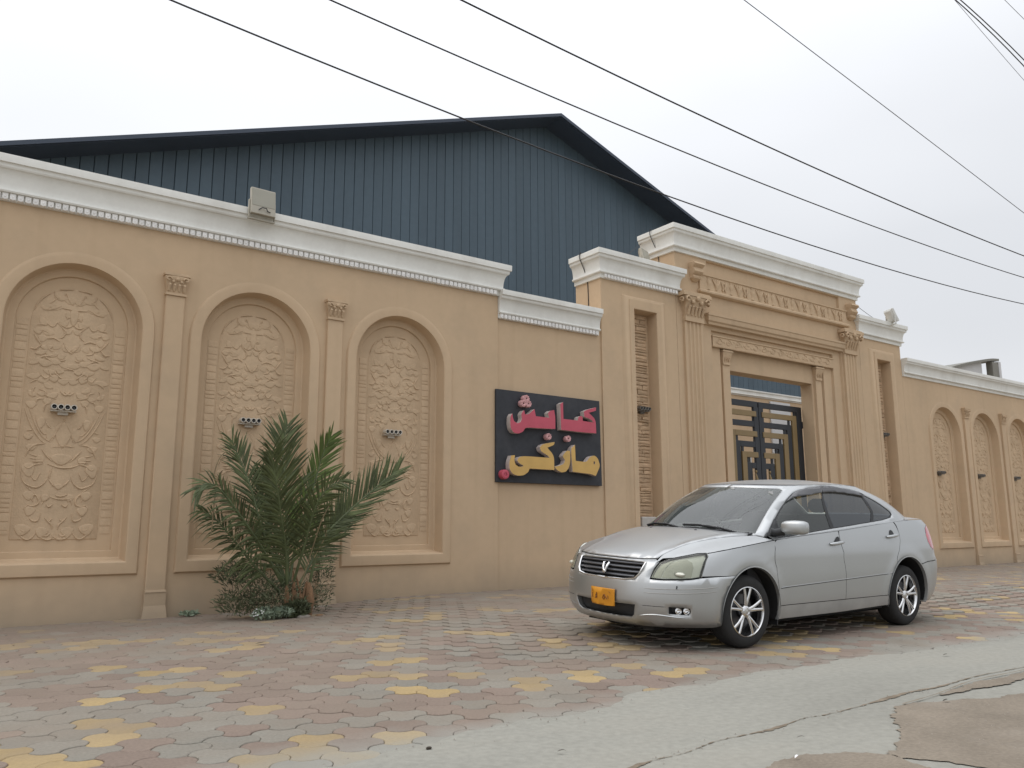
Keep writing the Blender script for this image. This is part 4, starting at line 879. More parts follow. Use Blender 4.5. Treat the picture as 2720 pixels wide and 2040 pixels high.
G_, B_, D_ = M['leaf'], M['leaf_bright'], M['leaf_dry']
frond([(3.62, 9.70, .30), (3.52, 9.55, .80), (3.40, 9.40, 1.14), (3.28, 9.25, 1.50), (3.20, 9.18, 1.74), (3.15, 9.12, 1.90)], .62, G_, 60, .16, .22, .03, Vector((.15, -1, .35)), 1)
frond([(3.64, 9.75, .34), (3.64, 9.80, .88), (3.62, 9.9, 1.54), (3.58, 9.95, 2.0), (3.64, 10.0, 2.34)], .55, G_, 56, .2, .15, .03, Vector((-.2, -1, .2)), 2)
frond([(3.66, 9.75, .41), (3.75, 9.80, .91), (3.88, 9.85, 1.29), (4.01, 9.90, 1.69), (4.09, 9.90, 2.0), (4.17, 9.87, 2.2)], .46, B_, 46, .30, .1, .032, Vector((.2, -1, .1)), 3)
frond([(3.90, 9.72, .35), (3.98, 9.62, .87), (4.24, 9.52, 1.20), (4.55, 9.42, 1.50), (4.72, 9.36, 1.66), (4.86, 9.3, 1.77)], .43, G_, 62, .26, -.12, .026, Vector((-.35, -1, .55)), 4)
frond([(3.60, 9.75, .35), (3.27, 9.65, .82), (2.96, 9.55, 1.20), (2.70, 9.50, 1.49), (2.54, 9.45, 1.55), (2.42, 9.40, 1.48)], .44, G_, 44, .25, .45, .028, Vector((.2, -1, .5)), 5)
frond([(3.62, 9.78, .4), (3.36, 9.85, .96), (3.2, 9.92, 1.50), (3.08, 9.98, 1.83), (2.95, 9.98, 2.1)], .50, G_, 48, .25, .25, .026, Vector((.25, -1, .2)), 6)
frond([(3.68, 9.7, .36), (3.74, 9.5, .88), (3.78, 9.32, 1.30), (3.88, 9.2, 1.52), (4.02, 9.08, 1.62)], .42, G_, 46, .25, .3, .026, Vector((-.1, -1, .5)), 7)
frond([(3.55, 9.75, .30), (3.22, 9.75, .62), (2.95, 9.70, .92), (2.72, 9.68, 1.16), (2.55, 9.65, 1.25)], .40, G_, 40, .2, .5, .026, Vector((.2, -1, .4)), 9)
frond([(3.75, 9.75, .3), (4.02, 9.85, .72), (4.30, 9.95, 1.05), (4.5, 10.0, 1.3)], .36, G_, 38, .2, .25, .026, Vector((-.3, -1, .3)), 10)
frond([(3.66, 9.80, .35), (3.48, 9.95, .95), (3.40, 10.05, 1.4), (3.36, 10.1, 1.75)], .48, G_, 44, .15, .2, .03, Vector((.1, -1, .1)), 11)
frond([(3.60, 9.74, .4), (3.2, 9.66, .9), (2.9, 9.58, 1.28), (2.74, 9.54, 1.5), (2.68, 9.52, 1.62)], .40, D_, 26, .45, .4, .018, Vector((.2, -1, .4)), 15)
for P in ([(2.66, 9.5, 1.52), (2.64, 9.48, 1.30), (2.63, 9.47, 1.08), (2.62, 9.47, .97)], [(2.62, 9.5, 1.62), (2.66, 9.5, 1.80), (2.72, 9.5, 1.90), (2.82, 9.5, 1.95)], [(3.70, 9.5, .35), (3.80, 9.35, .9), (3.84, 9.25, 1.15), (3.96, 9.2, 1.42)], [(3.86, 9.5, .7), (3.95, 9.4, .95), (3.93, 9.35, 1.08)]):
    b = MB(); b.tube([p-Vector(palm.location) for p in catmull(P, 6)], [.007]*(6*3)+[.004], 5); b.build('dry_stalk', M['leaf_dry'], palm, smooth=60)
b = MB(); loc_ = lambda P: [Vector(p)-Vector(palm.location) for p in P]
b.tube(loc_([(3.86, 9.66, -.03), (3.87, 9.65, .06), (3.885, 9.65, .18), (3.88, 9.66, .30), (3.87, 9.67, .40)]), [.060, .050, .058, .048, .022], 9); b.build('trunk_stub', M['trunk'], palm, smooth=50)
for k in range(7):
    x = 3.58+.045*k; b = MB(); b.tube(loc_([(x, 9.66+random.uniform(-.04, .08), 0), (x+random.uniform(-.03, .03), 9.66, .22), (x+random.uniform(-.06, .06), 9.68, random.uniform(.4, .56))]), [.022, .018, .009], 6); b.build('frond_base', M['trunk'], palm, smooth=50)
# undergrowth: a tangle of fine low plants
def tangle(name, label, cat, blobs, m_, n, L0, kind, seed, w0=.007):
    rn = random.Random(seed); b = MB()
    for _ in range(n):
        cx, cy, cz, rx, ry, rz_ = rn.choice(blobs)
        while True:
            q = Vector((rn.uniform(-1, 1), rn.uniform(-1, 1), rn.uniform(-1, 1)))
            if q.length < 1: break
        p = Vector((cx+q.x*rx, cy+q.y*ry, max(.0, cz+q.z*rz_)))
        d = Vector((q.x*.8+rn.uniform(-.6, .6), rn.uniform(-.7, .5), rn.uniform(.1, 1.0))).normalized(); L = L0*rn.uniform(.5, 1.25); s_ = d.cross(Vector((rn.uniform(-1, 1), rn.uniform(-1, 1), .3))).normalized()*w0*rn.uniform(.6, 1.5)
        m = p+d*L*.55+Vector((0, 0, -.004)); e = p+d*L+Vector((0, 0, -.22*L))
        b.add([p-s_*.5, p+s_*.5, m+s_, m-s_, e], [(0, 1, 2, 3), (3, 2, 4)])
    return b.build(name, m_, kind=kind, label=label, cat=cat)
tangle('undergrowth', 'dark fine leafed weeds spreading left of the palm foot', 'weeds', [(3.20, 9.85, .30, .34, .25, .30), (3.02, 9.9, .52, .24, .2, .14), (3.42, 9.75, .28, .30, .22, .26), (3.62, 9.75, .22, .30, .22, .22), (3.1, 9.85, .18, .3, .2, .16)], M['weed'], 2700, .075, 'stuff', 31, .0055)
tangle('undergrowth', 'twiggy weeds right of the palm foot against the pilaster', 'weeds', [(4.16, 10.0, .30, .17, .2, .30), (4.25, 10.1, .62, .13, .16, .28), (4.0, 9.85, .22, .22, .2, .22)], M['weed'], 900, .07, 'stuff', 32, .0045)
tangle('weed_clump', 'pale grey green weed with tiny white flowers at the palm foot', 'weed', [(3.38, 9.62, .06, .20, .12, .07), (3.55, 9.6, .07, .12, .1, .06)], M['weed_pale'], 900, .06, None, 33, .010)
tangle('weed_clump', 'bright green low weed beside the dry palm stub', 'weed', [(3.72, 9.6, .09, .14, .1, .10)], M['weed'], 700, .09, None, 34, .010)
tangle('weed_clump', 'small flat weed tuft at the wall foot left of the palm', 'weed', [(2.72, 10.55, .03, .10, .06, .025)], M['weed_pale'], 220, .05, None, 35, .010)
b = MB()
for k in range(16): b.ell((3.22+random.uniform(-.05, .09), 9.55+random.uniform(-.05, .05), .09+random.uniform(-.03, .05)), .010, .010, .007, 6, 4)
b.build('white_flowers', M['flower'], label='tiny white blossoms on the pale weed left of the palm', cat='flower', kind='stuff')
b = MB(); b.ell((3.77, 9.53, .015), .085, .05, .028, 10, 6, jit=.12); b.build('stone', M['pebble'], smooth=50, label='flat pale stone lying before the dry palm stub', cat='stone')
b = MB(); b.ell((3.98, 9.57, .012), .05, .035, .02, 9, 5, jit=.15); b.build('stone', M['trunk'], smooth=50, label='small brown stone right of the dry palm stub', cat='stone')

# ------------------------------------------------------------------ litter on the road and pavement
def pebble(x, y, z, r, m_, label, cat, flat=.45):
    b = MB(); b.ell((x, y, z+r*flat*.7), r, r*.7, r*flat, 9, 5, jit=.18); b.build('pebble' if cat == 'pebble' else 'dead_leaf', m_, smooth=50, label=label, cat=cat)
pebble(2.09, 3.62, .012, .016, M['leaf_litter'], 'dark pebble at the ragged edge where pavers meet concrete', 'pebble')
def leaf(x, y, z, L, a, label, m_=None):
    b = MB(); c, s_ = math.cos(a), math.sin(a); P = []
    for t, w, h_ in ((-1, .05, 0), (-.4, .30, .006), (.3, .26, .009), (1, .04, .004)):
        for q in (-1, 1): P.append((x+c*L*t-s_*q*w*L, y+s_*L*t+c*q*w*L, z+h_+.003))
    b.add(P, [(0, 2, 3, 1), (2, 4, 5, 3), (4, 6, 7, 5)]); b.build('dead_leaf', m_ or M['leaf_litter'], label=label, cat='leaf')
leaf(2.56, 3.18, .018, .022, -.6, 'dark dead leaf on the pale concrete, left of the crack')
leaf(3.68, 2.66, .02, .020, -.9, 'small dark leaf below the long crack')
leaf(5.12, 2.66, .022, .026, -.3, 'dark leaf on the upper edge of the brown dirt patch')
leaf(6.9, 3.55, .018, .03, -.4, 'dark leaf on the concrete in front of the rear wheel')
leaf(2.63, 7.65, .012, .06, .1, 'dark scrap on the pavers left of the palm')
leaf(3.35, 2.45, .025, .020, .2, 'white paper scrap on the dirt at the bottom edge', M['flower'])
leaf(5.35, 8.2, .012, .055, .3, 'small dark leaf on the pavers between palm and car')

# ------------------------------------------------------------------ the parked car
# ---- car body surfaces: pure functions, car space u = rearwards from the front axle, v = across (near side negative), z up
def pchip(xs, ys):
    xs = np.array(xs, float); ys = np.array(ys, float)
    d = np.diff(ys) / np.diff(xs); m = np.zeros(len(xs))
    m[0], m[-1] = d[0], d[-1]
    for i in range(1, len(xs) - 1):
        if d[i-1] * d[i] > 0:
            h0, h1 = xs[i] - xs[i-1], xs[i+1] - xs[i]
            w1, w2 = 2*h1 + h0, h1 + 2*h0
            m[i] = (w1 + w2) / (w1 / d[i-1] + w2 / d[i])
    def f(x):
        x = min(max(x, xs[0]), xs[-1])
        i = min(max(int(np.searchsorted(xs, x)) - 1, 0), len(xs) - 2)
        h = xs[i+1] - xs[i]; t = (x - xs[i]) / h
        return float(ys[i]*(1+2*t)*(1-t)**2 + h*m[i]*t*(1-t)**2 + ys[i+1]*t*t*(3-2*t) + h*m[i+1]*t*t*(t-1))
    return f

class Plan:
    """rounded plan outline; s = arc length from the middle of the nose, negative on the near side"""
    def __init__(self, n, t, w, Lf, Lr, pf, pr):
        self.Lf, self.Lr, self.pf, self.pr = Lf, Lr, pf, pr
        ph = np.linspace(0, math.pi/2, 2000)
        def tab(L, q):
            a = L*(1-np.abs(np.cos(ph))**(2/q)); b = w*np.sin(ph)**(2/q)
            return np.r_[0, np.cumsum(np.hypot(np.diff(a), np.diff(b)))]
        self.ph = ph; self.tf = tab(Lf, pf); self.tr = tab(Lr, pr)
        self.A1, self.A2 = self.tf[-1], self.tr[-1]; self.B = (t-Lr)-(n+Lf)
        self.S = self.A1 + self.B + self.A2
    def at(self, s, n, t, w):
        sg = -1 if s < 0 else 1; a = min(abs(s), self.S)
        if a <= self.A1:
            p = float(np.interp(a, self.tf, self.ph))
            return n + self.Lf*(1-max(math.cos(p), 0)**(2/self.pf)), sg*w*math.sin(p)**(2/self.pf)
        if a <= self.A1 + self.B:
            f = (a-self.A1)/self.B
            return (n+self.Lf) + f*((t-self.Lr)-(n+self.Lf)), sg*w
        p = float(np.interp(self.S-a, self.tr, self.ph))
        return t - self.Lr*(1-max(math.cos(p), 0)**(2/self.pr)), sg*w*math.sin(p)**(2/self.pr)

nose_z = pchip([.14, .20, .26, .34, .42, .50, .58, .66, .74, .82, .95, 1.12], [-.79, -.88, -.935, -.96, -.965, -.96, -.945, -.915, -.87, -.79, -.60, -.30])
tail_z = pchip([.14, .24, .32, .45, .60, .68, .74, .85, 1.0, 1.07, 1.14], [3.50, 3.60, 3.68, 3.73, 3.745, 3.735, 3.70, 3.69, 3.67, 3.65, 3.56])
wide_z = pchip([.14, .22, .30, .45, .62, .78, .90, 1.0, 1.07, 1.14], [.82, .857, .874, .888, .897, .895, .877, .853, .832, .803])
top_u = pchip([-.95, -.75, -.5, -.25, 0, .3, .6, 1.5, 2.3, 2.7, 3.0, 3.3, 3.5, 3.65, 3.75], [.745, .775, .822, .862, .895, .928, .955, 1.018, 1.082, 1.112, 1.126, 1.128, 1.118, 1.095, 1.07])
PB = Plan(-.965, 3.745, .89, .85, .62, 2.75, 2.7)
def BODY(s, z):
    u, v = PB.at(s, nose_z(z), tail_z(z), wide_z(z))
    v *= 1 - .012*((u-1.4)/2.2)**2
    # soft crease line above the sill and a shoulder swelling round the wheels
    for uc in (0.0, 2.69):
        r = math.hypot(u-uc, z-.32)
        v *= 1 + .014*math.exp(-((r-.43)/.07)**2)*(1 if abs(s) > .5 else 0)
    return (u, v, z)
def inv_u(fn, u, z, lo=None, hi=0.0):
    lo = -PB.S if lo is None else lo
    a, b = hi, lo                       # near side, s from 0 (nose) to -S (tail)
    for _ in range(44):
        m = (a+b)/2
        if fn(m, z)[0] < u: a = m
        else: b = m
    return (a+b)/2
def inv_v(fn, v, z):
    a, b = 0.0, PB.A1
    for _ in range(44):
        m = (a+b)/2
        if abs(fn(m, z)[1]) < abs(v): a = m
        else: b = m
    return math.copysign((a+b)/2, v)
# top edge of the lower body in plan
def edge_at(s):
    z = .9
    for _ in range(12):
        u = BODY(s, z)[0]; z = top_u(u)
    return z
def halfw(u):
    return abs(BODY(inv_u(BODY, u, top_u(u)), top_u(u))[1])
hood_mid = pchip([-.95, -.86, -.6, -.3, 0, .3, .6], [.745, .785, .868, .950, 1.012, 1.052, 1.075])
deck_mid = pchip([2.7, 3.1, 3.4, 3.6, 3.75], [1.195, 1.182, 1.162, 1.130, 1.08])
_ft = {}
def hood_raw(u, v):
    u0 = max(u, -.45); q = min(abs(v)/max(halfw(u0), .02), 1.05)
    return hood_mid(u) - (max(hood_mid(u0), top_u(u0)) - top_u(u0))*q**2.6
def hood_fix(u, v):
    """closes the bonnet surface onto the top edge of the body"""
    if not _ft:
        _ft['v'] = np.linspace(0, .60, 31); L, Z = [], []
        for a in _ft['v']:
            s = inv_v(BODY, a, .75); z = edge_at(s); p = BODY(s, z); L.append(p[0]); Z.append(z-hood_raw(p[0], a))
        _ft['l'], _ft['z'] = np.array(L), np.array(Z)
        _ft['u'] = np.linspace(-.86, .6, 60); W, E = [], []
        for a in _ft['u']: W.append(halfw(a)); E.append(top_u(a)-hood_raw(a, W[-1]))
        _ft['w'], _ft['e'] = np.array(W), np.array(E)
    a = abs(v); g = 0.0
    w = float(np.interp(u, _ft['u'], _ft['w'])); k = min(a/w, 1.03)**10 if u > -.86 else 0
    if a < .6:
        d = max(0, u-float(np.interp(a, _ft['v'], _ft['l']))); g += float(np.interp(a, _ft['v'], _ft['z']))*math.exp(-d/.10)*(1-min(k, 1))
    return g + float(np.interp(u, _ft['u'], _ft['e']))*k
def HOOD(u, v):
    u0 = max(u, -.45)
    w = max(halfw(u0), .02); q = min(abs(v)/w, 1.05)
    d = max(hood_mid(u0), top_u(u0)) - top_u(u0)
    z = hood_mid(u) - d*q**2.6 + hood_fix(u, v)
    c = .46 + .26*(u+.85)/1.4           # crease from the grille corner to the windscreen pillar
    z += .012*math.exp(-((abs(v)-c)/.05)**2)*min(1, max(0, (u+.85)/.4))*min(1, max(0, (.75-u)/.2))
    return (u, v, z)
def DECK(u, v):
    w = max(halfw(u), .02); q = min(abs(v)/w, 1)
    ze = top_u(u); zc = max(deck_mid(u), ze)
    return (u, v, ze + (zc-ze)*(1-q**2))
# greenhouse: s round the glass line, k from 0 (belt) to 1 (roof edge)
gf = pchip([0, .5, 1], [.08, .44, .87]); gr = pchip([0, .5, 1], [3.34, 3.03, 2.60])
gw = pchip([0, .3, .7, 1], [.815, .768, .692, .625])
PG = Plan(.08, 3.34, .815, .62, .90, 2.6, 2.8)
g_top = pchip([.8, 1.0, 1.4, 1.8, 2.2, 2.7], [1.418, 1.440, 1.470, 1.480, 1.468, 1.42])
def g_bot(u):
    return top_u(u) - .01
def GH(s, k):
    kk = min(max(k, -.2), 1.05)
    u, v = PG.at(s, gf(kk), gr(kk), gw(kk))
    u0, v0 = PG.at(s, gf(0), gr(0), gw(0)); u1, v1 = PG.at(s, gf(1), gr(1), gw(1))
    c0 = (1-min(abs(v0)/.70, 1)**2)
    zb = (HOOD(u0, v0)[2]-.012 if u0 < .5 else (DECK(u0, v0)[2]-.01 if u0 > 3.0 else g_bot(u0)))
    zt = g_top(u1) + .035*(1-min(abs(v1)/.625, 1)**2)
    return (u, v, zb + (zt-zb)*k + .02*math.sin(math.pi*min(max(k, 0), 1)))
def gwid(u):
    lo, hi = 0.0, PG.S
    for _ in range(36):
        m = (lo+hi)/2
        if PG.at(m, gf(1), gr(1), gw(1))[0] < u: lo = m
        else: hi = m
    return abs(PG.at(lo, gf(1), gr(1), gw(1))[1])
def ROOF(u, v):
    w = .625; q = min(abs(v)/w, 1)
    du = max(0, (1.35-u)/.29); 
    z = g_top(u) + .035*(1-q**2) + .018*(1-q**2)*math.sin(math.pi*min(max((u-.8)/1.8, 0), 1))
    return (u, v, z)

random.seed(2)
M['paint'] = mat('silver_car_paint', (.46, .472, .474), .40, metal=.85, coat=.25, var=.03, vscale=1.5, coord='object', spec=.5)
M['dusty'] = mat('dusty_silver_sill', (.33, .325, .31), .55, metal=.25, coat=.1, var=.12, vscale=5, coord='object')
M['trim'] = mat('black_plastic_trim', (.018, .019, .021), .55, coord='object')
M['rubber'] = mat('tyre_rubber', (.030, .030, .030), .85, var=.15, vscale=12, bump=.3, bscale=90, coord='object', spec=.25)
M['chrome'] = mat('chrome', (.80, .80, .80), .12, metal=1, coord='object')
M['alloy'] = mat('alloy_wheel', (.66, .66, .66), .18, metal=1, var=.08, vscale=20, coord='object')
M['darkmetal'] = mat('dark_brake_metal', (.04, .04, .042), .5, metal=.6, coord='object')
M['under'] = mat('underbody', (.02, .02, .02), .9, coord='object')
M['slat'] = mat('grille_slat', (.12, .122, .13), .32, metal=.7, coord='object')
M['hl_refl'] = mat('hazed_reflector', (.54, .545, .455), .35, metal=.15, var=.08, vscale=9, coord='object')
M['hl_white'] = mat('hazed_lens_white', (.82, .84, .76), .3, coord='object', coat=.4)
M['bulb'] = mat('bulb_silver', (.62, .62, .54), .4, metal=.2, coord='object')
M['hl_glass'] = glass_mat('clear_lens', (.95, .96, .90), .06, .05, 1, (.75, .76, .66))
M['red_lens'] = mat('red_tail_lens', (.42, .010, .040), .15, coat=.7, var=.15, vscale=9, coord='object')
M['plate'] = mat('orange_number_plate', (.58, .245, .012), .5, var=.10, vscale=14, stain=.35, stain_col=(.36, .13, .02), coord='object')
M['plate_ink'] = mat('worn_plate_ink', (.19, .07, .025), .7, coord='object')
M['screen'] = glass_mat('windscreen_glass', (.84, .90, .79), .03, .085, 1, (.50, .55, .53), 1.75)
M['tint'] = glass_mat('dark_tinted_glass', (.07, .08, .085), .03, .14, 1, (.30, .34, .38), 1.55)
M['tint2'] = glass_mat('side_window_glass', (.58, .63, .56), .03, .08, 1, (.40, .44, .42), 1.55)
M['visor'] = mat('smoke_visor', (.045, .045, .05), .18, coat=.4, coord='object')
M['seat'] = mat('grey_seat_cloth', (.10, .098, .095), .95, var=.1, vscale=20, coord='object')
M['dash'] = mat('dark_dashboard', (.045, .046, .05), .8, coord='object')
M['linerm'] = mat('wheel_arch_liner', (.016, .016, .017), .9, coord='object')

AC, RHO = math.radians(.8), math.radians(2.5)
car = bpy.data.objects.new('parked_car', None); COL.objects.link(car)
tag(car, 'silver four door sedan with an orange number plate parked before the gateway', 'car')
_cf = Vector((6.0146, 4.8448, 0.0000))      # contact point of the near front wheel
car.matrix_world = Matrix.Translation(_cf) @ Matrix.Rotation(AC, 4, 'Z') @ Matrix.Rotation(RHO, 4, 'X') @ Matrix.Translation((0, .84, 0))
def mir(poly): return [(-a, b) for a, b in poly][::-1]
def sU(u, z): return inv_u(BODY, u, z)                    # near side (negative)
def sV(v, z): return inv_v(BODY, v, z)
def edge_line(s0, s1, n, dz=-.003):
    return [(s0+(s1-s0)*i/n, edge_at(s0+(s1-s0)*i/n)+dz) for i in range(n+1)]
def arch_pts(uc, zc, R, a0, a1, n=18):
    o = []
    for i in range(n+1):
        a = math.radians(a0+(a1-a0)*i/n); u, z = uc+R*math.cos(a), zc+R*math.sin(a); o.append((sU(u, z), z))
    return o
FA, RA = (.03, .315, .390), (2.685, .325, .405)
BZ = .205
def ang_at(A, z): return math.degrees(math.asin(max(-1, min(1, (z-A[1])/A[2]))))
af = ang_at(FA, .24)
HL = [(-.517, .611), (-.532, .686), (-.556, .745), (-.62, .778), (-.72, .804), (-.82, .828), (-.895, .832), (-.925, .80), (-.942, .714), (-.945, .631), (-.86, .618), (-.778, .613), (-.615, .607)]
GR = [(.418, .735), (.20, .740), (0, .742), (-.20, .740), (-.418, .735), (-.408, .69), (-.39, .64), (-.355, .603), (-.26, .590), (0, .584), (.26, .590), (.355, .603), (.39, .64), (.408, .69)]
IN = [(.395, .378), (.2, .374), (0, .373), (-.2, .374), (-.395, .378), (-.375, .29), (-.34, .262), (-.2, .256), (0, .254), (.2, .256), (.34, .262), (.375, .29)]
FG = [(-.70, .380), (-.80, .378), (-.885, .371), (-.890, .335), (-.868, .312), (-.70, .318)]
G = .0028
def shrink(pl, d):
    c = (sum(p[0] for p in pl)/len(pl), sum(p[1] for p in pl)/len(pl)); o = []
    n = len(pl)
    ar = sum(pl[i][0]*pl[(i+1) % n][1]-pl[(i+1) % n][0]*pl[i][1] for i in range(n)); sg = 1 if ar > 0 else -1
    for i in range(n):
        a, q, b2_ = Vector(pl[i-1]), Vector(pl[i]), Vector(pl[(i+1) % n]); e1 = (q-a); e2 = (b2_-q)
        if e1.length < 1e-9 or e2.length < 1e-9: o.append(pl[i]); continue
        n1 = Vector((-e1.y, e1.x)).normalized()*sg; n2 = Vector((-e2.y, e2.x)).normalized()*sg
        m = n1+n2; m = m/max(.5, m.length_squared/2) if m.length > 1e-6 else n1
        o.append(tuple(q+m*d))
    return o
def panel(name, outer, holes=(), m=None, fn=BODY, step=.055, off=0, both=True, thick=0, label=None, gap=G, parent=None, bstep=None):
    r = []
    pl = shrink(outer, gap) if gap else outer
    r.append(patch(name, fn, pl, holes, m or M['paint'], parent or car, step, off, thick, label, bstep))
    if both: r.append(patch(name, fn, mir(pl), [mir(h) for h in holes], m or M['paint'], parent or car, step, off, thick, label, bstep))
    return r
# front bumper and fascia between the lights
def half_front():
    L = [(0, .188), (-.2, .190), (-.5, .196), (-.8, .204), (-1.05, .204)]
    a_lo = 180-ang_at(FA, .215)
    ar = [p for p in arch_pts(*FA, a_lo, 180-ang_at(FA, .638), 10)]
    L += ar
    L += [(-1.10, .632), (-.95, .622)]
    L += [(a, b-.004) for a, b in [(-.86, .612), (-.778, .607), (-.615, .601), (-.508, .603)]]
    L += [(-.520, .69), (-.543, .748)]
    L += [(s_, edge_at(s_)-.004) for s_ in (-.50, -.38, -.25, -.12)]
    return L
hf = half_front(); fb = hf + mir(hf)
fb = [p for i, p in enumerate(fb) if i == 0 or math.hypot(p[0]-fb[i-1][0], p[1]-fb[i-1][1]) > 1e-4]
if fb[0][0] == 0 and fb[-1][0] == 0: fb = fb[:-1]
fo = patch('front_bumper', BODY, fb, [GR, IN, FG, mir(FG)], M['paint'], car, .05, 0, .012)
# fenders
sf = lambda u, z: sU(u, z)
fender = [(-.950, .632), (-.947, .714), (-.930, .803), (-.90, .838)]
fender = [(-.950, .636), (-.948, .714), (-.930, .804), (-.905, edge_at(-.905)-.004)]
s_end = sU(.375, .92)
fender += edge_line(-.95, s_end, 12, -.003)[0:]
fender += [(sU(.375, .86), .86), (sU(.372, .69), .69), (sU(.395, .5), .5), (sU(.405, .36), .36), (sU(.405, .245), .245)]
fender += arch_pts(*FA, ang_at(FA, .245), 180-ang_at(FA, .638), 22)
fender += [(-1.10, .638)]
panel('front_fender', fender)
# doors
d1 = [(sU(.375, .86), .86)] + [(sU(.375, .91), .91)] + edge_line(sU(.40, .92), sU(1.44, 1.0), 10) + [(sU(1.445, .96), .96), (sU(1.47, .80), .80), (sU(1.495, .59), .59), (sU(1.50, .45), .45), (sU(1.50, .345), .345), (sU(1.0, .345), .345), (sU(.405, .345), .345), (sU(.395, .5), .5), (sU(.372, .69), .69)]
panel('front_door', d1, m=M['paint'])
ar = arch_pts(*RA, 180-ang_at(RA, .345), 128, 10)
d2 = [(sU(1.445, .96), .96)] + edge_line(sU(1.45, 1.0), sU(2.56, 1.085), 10) + [(sU(2.60, .98), .98), (sU(2.585, .90), .90), (sU(2.52, .80), .80), (sU(2.455, .72), .72)] + ar[::-1] + [(sU(2.0, .345), .345), (sU(1.50, .345), .345), (sU(1.50, .45), .45), (sU(1.495, .59), .59), (sU(1.47, .80), .80)]
panel('rear_door', d2)
# quarter panel, rear bumper, boot end
sq = -(PB.S-.42)
TL = [(-5.06, 1.058), (-4.94, 1.062), (-4.85, 1.03), (-4.80, .95), (-4.80, .88), (-4.84, .82), (-4.92, .79), (-5.10, .82), (-5.22, .86), (-5.22, 1.0)]
q = [(sU(2.60, .98), .98)] + edge_line(sU(2.58, 1.085), sq, 14) + [(sq, .70), (-4.70, .668), (sU(3.03, .655), .655)]
q += arch_pts(*RA, ang_at(RA, .645), 128, 12)
q += [(sU(2.455, .72), .72), (sU(2.52, .80), .80), (sU(2.585, .90), .90)]
panel('rear_quarter', q, [TL])
rbp = arch_pts(*RA, ang_at(RA, .25), ang_at(RA, .64), 8) + [(sU(3.03, .652), .652), (-4.70, .665), (sq, .697), (-PB.S, .702)]
rbp = rbp + [(-PB.S, .22), (-5.3, .22), (-4.9, .235), (-4.6, .25)]
panel('rear_bumper', rbp, off=.002, gap=.0015)
bl = [(sq, .705), (sq, edge_at(sq)-.004)] + edge_line(sq, -PB.S, 6)[1:] + [(-PB.S, .705)]
panel('boot_lid', bl)
panel('tail_light', TL, m=M['red_lens'], off=.002, step=.03)
# sills
sill = [(sU(.405, .3435), .3435), (sU(2.29, .3435), .3435), (sU(2.30, .30), .30), (sU(2.31, .245), .245), (sU(1.4, .225), .225), (sU(.42, .225), .225), (sU(.41, .26), .26)]
panel('sill', sill, m=M['dusty'], off=.003, gap=.001)
# inner shell, dark, closes the gaps
ins = [(0, .21), (-.5, .21), (-1.0, .21)] + [(s_, z) for s_, z in arch_pts(FA[0], FA[1], FA[2]+.01, 180-ang_at(FA, .215), ang_at(FA, .25), 20)] + [(sU(1.3, .25), .25)] + arch_pts(RA[0], RA[1], RA[2]+.01, 180-ang_at(RA, .25), ang_at(RA, .26), 20) + [(-4.9, .25), (-PB.S, .25), (-PB.S, edge_at(-PB.S)-.02)] + edge_line(-PB.S, 0, 60, -.02)[1:]
patch('inner_shell', BODY, ins, [[(s_, z) for s_, z in GR if s_ <= 0] + [(-.001, .584)][:0]] if False else [], M['under'], car, .09, -.05)
patch('inner_shell', BODY, mir(ins), [], M['under'], car, .09, -.05)
# wheel arches: flange and liner
for A in (FA, RA):
    for sg in (1, -1):
        L0 = []; L1 = []; L2 = []
        for s_, z in arch_pts(*A, -14, 194, 30):
            p = BODY(s_, max(z, .2)); cu, cz = A[0], A[1]
            k = .985; q = (cu+(p[0]-cu)*k, p[1]+.022, cz+(z-cz)*k)
            L0.append((p[0], (p[1]-.001)*1, z)); L1.append(q); L2.append((cu+(p[0]-cu)*1.06, p[1]+.34, cz+(z-cz)*1.06))
        fl = lambda L: [(x, y*sg, z) for x, y, z in L]
        b = MB(); b.loops([fl([(x, y-.006, z+.012*(z > A[1])) for x, y, z in L0]), fl([(x, y-.007, z) for x, y, z in L0]), fl(L1)], False); b.build('arch_lip', M['paint'], car, smooth=60)
        b = MB(); b.loops([fl(L1), fl(L2)], False); b.add(fl([(A[0]+(x-A[0]), y, z) for x, y, z in L2]+[(A[0], L2[0][1]+.0, .2)]), [(i, i+1, len(L2)) for i in range(len(L2)-1)]); b.build('arch_liner', M['linerm'], car, smooth=60)
b = MB(); b.box(-.40, 3.5, -.60, .60, .145, .30); b.box(-.74, -.403, -.42, .42, .155, .24); b.build('underbody', M['under'], car)  # kept low with an added front tray, shaped to deepen the shade underneath
b = MB(); b.box(.45, 2.24, -.83, .83, .215, .34); b.build('floor_pan', M['under'], car)
# bonnet and fender tops
def lead(v):
    s_ = sV(v, .75); return BODY(s_, edge_at(s_))[0]
HLn = [(-.86, .50), (-.70, .505), (-.5, .535), (-.25, .60), (0, .665), (.19, .715), (.27, .735)]
def cowl_u(v): return GH(inv_v(lambda s_, k: GH(s_, 0), v, 0) if False else (lambda: 0)(), 0)[0]
cw = []
for i in range(-10, 11):
    s_ = i*.083; u, v, z = GH(s_, 0); cw.append((u-.055, v))
cw = [p for p in cw if abs(p[1]) < .70]
hood = [(lead(v)+.004, v) for v in [-.50+.1*i for i in range(11)]]
hood = hood + [(u, v) for u, v in HLn[1:-1]] + [p for p in cw[::-1]] + [(u, -v) for u, v in HLn[1:-1]][::-1]
patch('bonnet', HOOD, shrink(hood, G), [], M['paint'], car, .06, .002, .01)
ft = [(u, -v) for u, v in HLn] + [(.375, -halfw(.375)+.003)]
uu = .375
while uu > -.80: ft.append((uu, -halfw(uu)+.0005)); uu -= .06
ft += [(lead(.52)+.005, -.515)]
